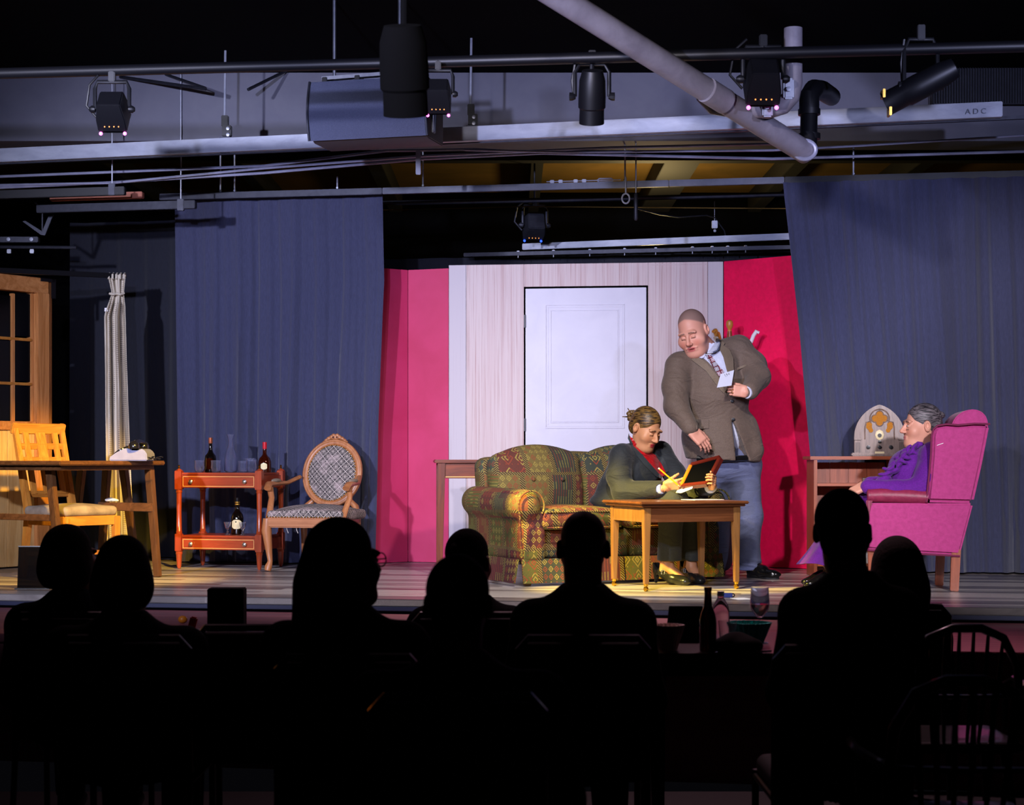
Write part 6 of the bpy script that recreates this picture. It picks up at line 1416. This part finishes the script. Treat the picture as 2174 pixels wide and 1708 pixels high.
for px, h, lab in ((716, .09, 'short bolt standing on the curtain track above the left drape'), (898, .3, 'threaded rod dropping to the curtain track below the loudspeaker'), (1327, .3, 'threaded rod above the eyebolt on the curtain track'), (1812, .2, 'threaded rod above the right drape'), (468, .3, 'thin rod nearest the left end of the curtain track'), (498, .3, 'second thin rod from the left end of the curtain track')):
    o = thing('threaded_rod', lab, 'rod', tz(px, zt+.024), 0, 'rods standing on the curtain track'); MB().tube([(0, 0, 0), (0, 0, h)], .006, 8).build('shaft', 'alu', o); MB().lathe([(.012, .004), (.012, .014)], 6).build('nut', 'steel', o)
eb = thing('eyebolt', 'pale eyebolt hanging through the curtain track', 'eyebolt', tz(1328, zt)); MB().tube([(0, -.028, .05), (0, -.028, -.07)], .006, 8).build('shank', 'alu', eb)
MB().tube([(.026*math.cos(t), -.028, -.1+.034*math.sin(t)) for t in np.linspace(0, 6.283, 24)[:-1]], .006, 8, closed=True).build('eye', 'alu', eb)
tb = thing('turnbuckle', 'turnbuckle and wire clips lying along the curtain track', 'turnbuckle', tz(1235, zt+.03))
q0 = lambda px, dz=0: tz(px, zt+.034+dz, -.01)-tb.location
MB().tube([q0(1160), q0(1318)], .004, 6).build('wire', 'alu', tb)
for s in (-.012, .012): MB().tube([q0(1268, 0), q0(1272, s), q0(1298, s), q0(1302, 0)], .005, 6).build('frame_bar', 'alu', tb)
for px in (1172, 1190, 1222, 1240): MB().box(q0(px), (.03, .015, .022)).build('clip', 'steel', tb, bev=.003)
strap = thing('hanging_strap', 'flat grey strap hanging below the loudspeaker', 'strap', P(888, 345, 11.6)); MB().box((0, 0, 0), (.034, .01, .16)).build('blade', 'conduit', strap, bev=.004)
hr = thing('hanging_rod', 'dark weighted rod hanging below the curtain track', 'rod', P(1350, 440, 12.1)); MB().tube([(0, 0, .09), (0, 0, 2.97-hr.location.z)], .005, 6).build('wire', 'steel', hr); MB().tube([(0, 0, .1), (0, 0, .09), (0, 0, -.08), (0, 0, -.09)], [.006, .014, .014, .008], 10).build('weight', 'steel_dark', hr)

# grey drain pipe with elbows
dp = thing('drain_pipe', 'grey diagonal drain pipe with clamps and elbows at the upper right', 'pipe')
pp = lambda *l: [P(*q) for q in l]
MB().tube(pp((1080, -72, 7.5), (1712, 324, 8.8)), .058, 20).build('main_pipe', 'pipe_grey', dp)
MB().tube(pp((1500, 191, 8.3), (1540, 216, 8.39)), .061, 20).build('collar', 'pipe_grey', dp)
MB().tube(pp((1592, 232, 8.5), (1635, 232, 8.42), (1662, 224, 8.4), (1679, 205, 8.4), (1684, 178, 8.4), (1684, 60, 8.4)), .044, 16).build('branch_elbow', 'pipe_grey', dp)
for px, py in ((1628, 228), (1673, 190)):
    c_ = MB().box(P(px, py, 8.37), (.05, .06, .1)).build('clamp', 'steel', dp, bev=.008); MB().lathe([(.012, 0), (.012, .02), (0, .022)], 6, P(px, py, 8.34), (0, -1, 0)).build('bolt', 'alu', c_)
MB().tube(pp((1716, 312, 8.85), (1718, 225, 8.9)), .044, 16).build('riser', 'black_metal', dp)
MB().tube(pp((1718, 232, 8.9), (1718, 205, 8.9), (1728, 190, 8.95), (1745, 192, 9.2), (1765, 205, 9.9)), .052, 16).build('elbow', 'black_metal', dp)
for py in (238, 290): MB().tube(pp((1718, py-6, 8.88), (1718, py+6, 8.88)), .057, 16).build('coupling', 'black_metal', dp)
MB().tube([P(1708+24*math.cos(t), 318+20*math.sin(t), 8.74) for t in np.linspace(0, 6.283, 24)[:-1]], .011, 8, closed=True).build('coupling', 'conduit', dp)
MB().tube(pp((1487, 178, 9.0), (1492, 205, 9.0), (1512, 228, 9.05), (1560, 236, 9.1)), .036, 14).build('rear_elbow', 'black_metal', dp)

# rear bars, clamps and left-hand battens
sqbar('rear_beam', 'pale aluminium bar high above the whitewashed flat', 'beam', (1110, 524, 14.1), (1700, 501, 13.4), .04, .05, 'alu')
sqbar('rear_batten', 'thin dark batten just below the rear aluminium bar', 'batten', (985, 541, 14.0), (1700, 524, 13.35), .03, .03, 'steel_dark')
ORD = ['first', 'second', 'third', 'fourth', 'fifth', 'sixth', 'seventh', 'eighth', 'ninth']
for px in (1100, 1175, 1252, 1326, 1392, 1470, 1512, 1545, 1583):
    y = 541-(px-985)*.0238; o = thing('pipe_clamp', 'small bright clamp under the rear aluminium bar, %s from the left' % ORD.pop(0), 'clamp', P(px, y-3, 14.0-.65*(px-985)/715), 0, 'clamps under the rear bar')
    MB().box((0, 0, 0), (.022, .02, .024)).build('jaw', 'steel', o, bev=.003); MB().tube([(0, 0, 0), (0, 0, -.045)], .004, 6).build('screw', 'alu', o)
jb = thing('junction_box', 'small grey box hanging over the rear aluminium bar', 'box', P(1517, 482, 13.5)); MB().box((0, 0, .02), (.045, .03, .06)).build('case', 'steel', jb, bev=.004); MB().tube([(0, 0, .05), (0, 0, .2)], .003, 6).build('wire', 'steel', jb); MB().lathe([(.012, 0), (0, .012)], 10, (0, -.02, -.03), (0, -1, 0)).build('screw', 'alu', jb)
run('batten_pipe', 'dark pipe crossing above the stage behind the eyebolt', 'pipe', [(800, 431, 13.2), (1200, 424, 12.9), (1720, 411, 12.6)], .018, 'steel_dark'); run('cable', 'thin ochre cable stretched across the dark behind the eyebolt', 'cable', [(800, 446, 13.6), (1130, 438, 13.3), (1340, 440, 13.1), (1720, 443, 12.8)], .004, 'ochre_deck', seg=6)
run('cable', 'slack cable drooping between the rear lamps', 'cable', [(1350, 442, 13.3), (1400, 455, 13.3), (1440, 461, 13.3), (1500, 457, 13.4), (1518, 462, 13.5), (1538, 490, 13.56), (1541, 506, 13.58)], .005, 'steel_dark', seg=6)
sqbar('steel_batten', 'upper black square tube at the far left above the curtain rod', 'batten', (-80, 416, 11.9), (266, 405, 11.8), .05, .055, 'black_metal')
sqbar('timber_batten', 'orange-brown timber lying over the black tubes at the left', 'batten', (108, 420, 12.3), (304, 414, 12.25), .06, .045, 'copper_wood')
sqbar('steel_batten', 'lower black square tube with pale end above the left drape', 'batten', (80, 444, 12.2), (416, 434, 12.0), .05, .055, 'steel_dark')
for px, py in ((238, 398), (384, 405)):
    o = thing('batten_hanger', 'small black hanger with rod above the '+('timber batten' if px < 300 else 'lower square tube'), 'hanger', P(px, py+(30 if px > 300 else 4), 11.8 if px < 300 else 12.0), 0, 'hangers at the left'); MB().box((0, 0, 0), (.045, .04, .08)).build('clamp', 'steel_dark', o, bev=.004); MB().tube([(0, 0, .03), (0, 0, 3.43-o.location.z)], .005, 6).build('rod', 'alu', o)
lb = thing('led_bar', 'grey LED bar with two round bolts at the far left edge', 'stage light', P(30, 509, 12.6)); MB().box((0, 0, 0), (.36, .06, .04)).build('housing', 'steel_dark', lb, bev=.004)
for x in (-.03, .135): MB().lathe([(.014, 0), (.014, .01), (0, .012)], 10, (x, -.032, 0), (0, -1, 0)).build('bolt', 'alu', lb); MB().box((x, -.02, -.085), (.03, .02, .03)).build('foot', 'steel', lb, bev=.003)
MB().tube([(-.3, 0, -.05), (.45, 0, -.055)], .012, 8).build('rail', 'steel_dark', lb)
ab = thing('angle_bracket', 'bent grey bracket below the black tubes at the far left', 'bracket', P(90, 485, 12.4)); MB().prism([(-.14, .05), (-.12, .055), (0, -.02), (.05, .1), (.08, .1), (.02, -.05), (-.01, -.045)], (0, 0, 0), (1, 0, 0), (0, 0, 1), .02).build('plate', 'steel_dark', ab, bev=.002); MB().tube([(-.0, 0, -.02), (.0, 0, .13), (.0, -.2, .16)], .006, 6).build('hook', 'steel_dark', ab)
o = tag(MB().prism([(-.35, -.14), (.35, -.14), (.35, .14), (-.35, .14)], P(2090, 178, 11.9), (1, -.03, 0), (0, 0, 1), .04).build('vent_panel', 'steel_dark', bev=.004), 'dark ribbed panel on the bulkhead at the top right', 'panel')
for k in range(40): MB().box(P(1981+5.6*k, 178, 11.87), (.006, .012, .26)).build('rib', 'black_metal', o)
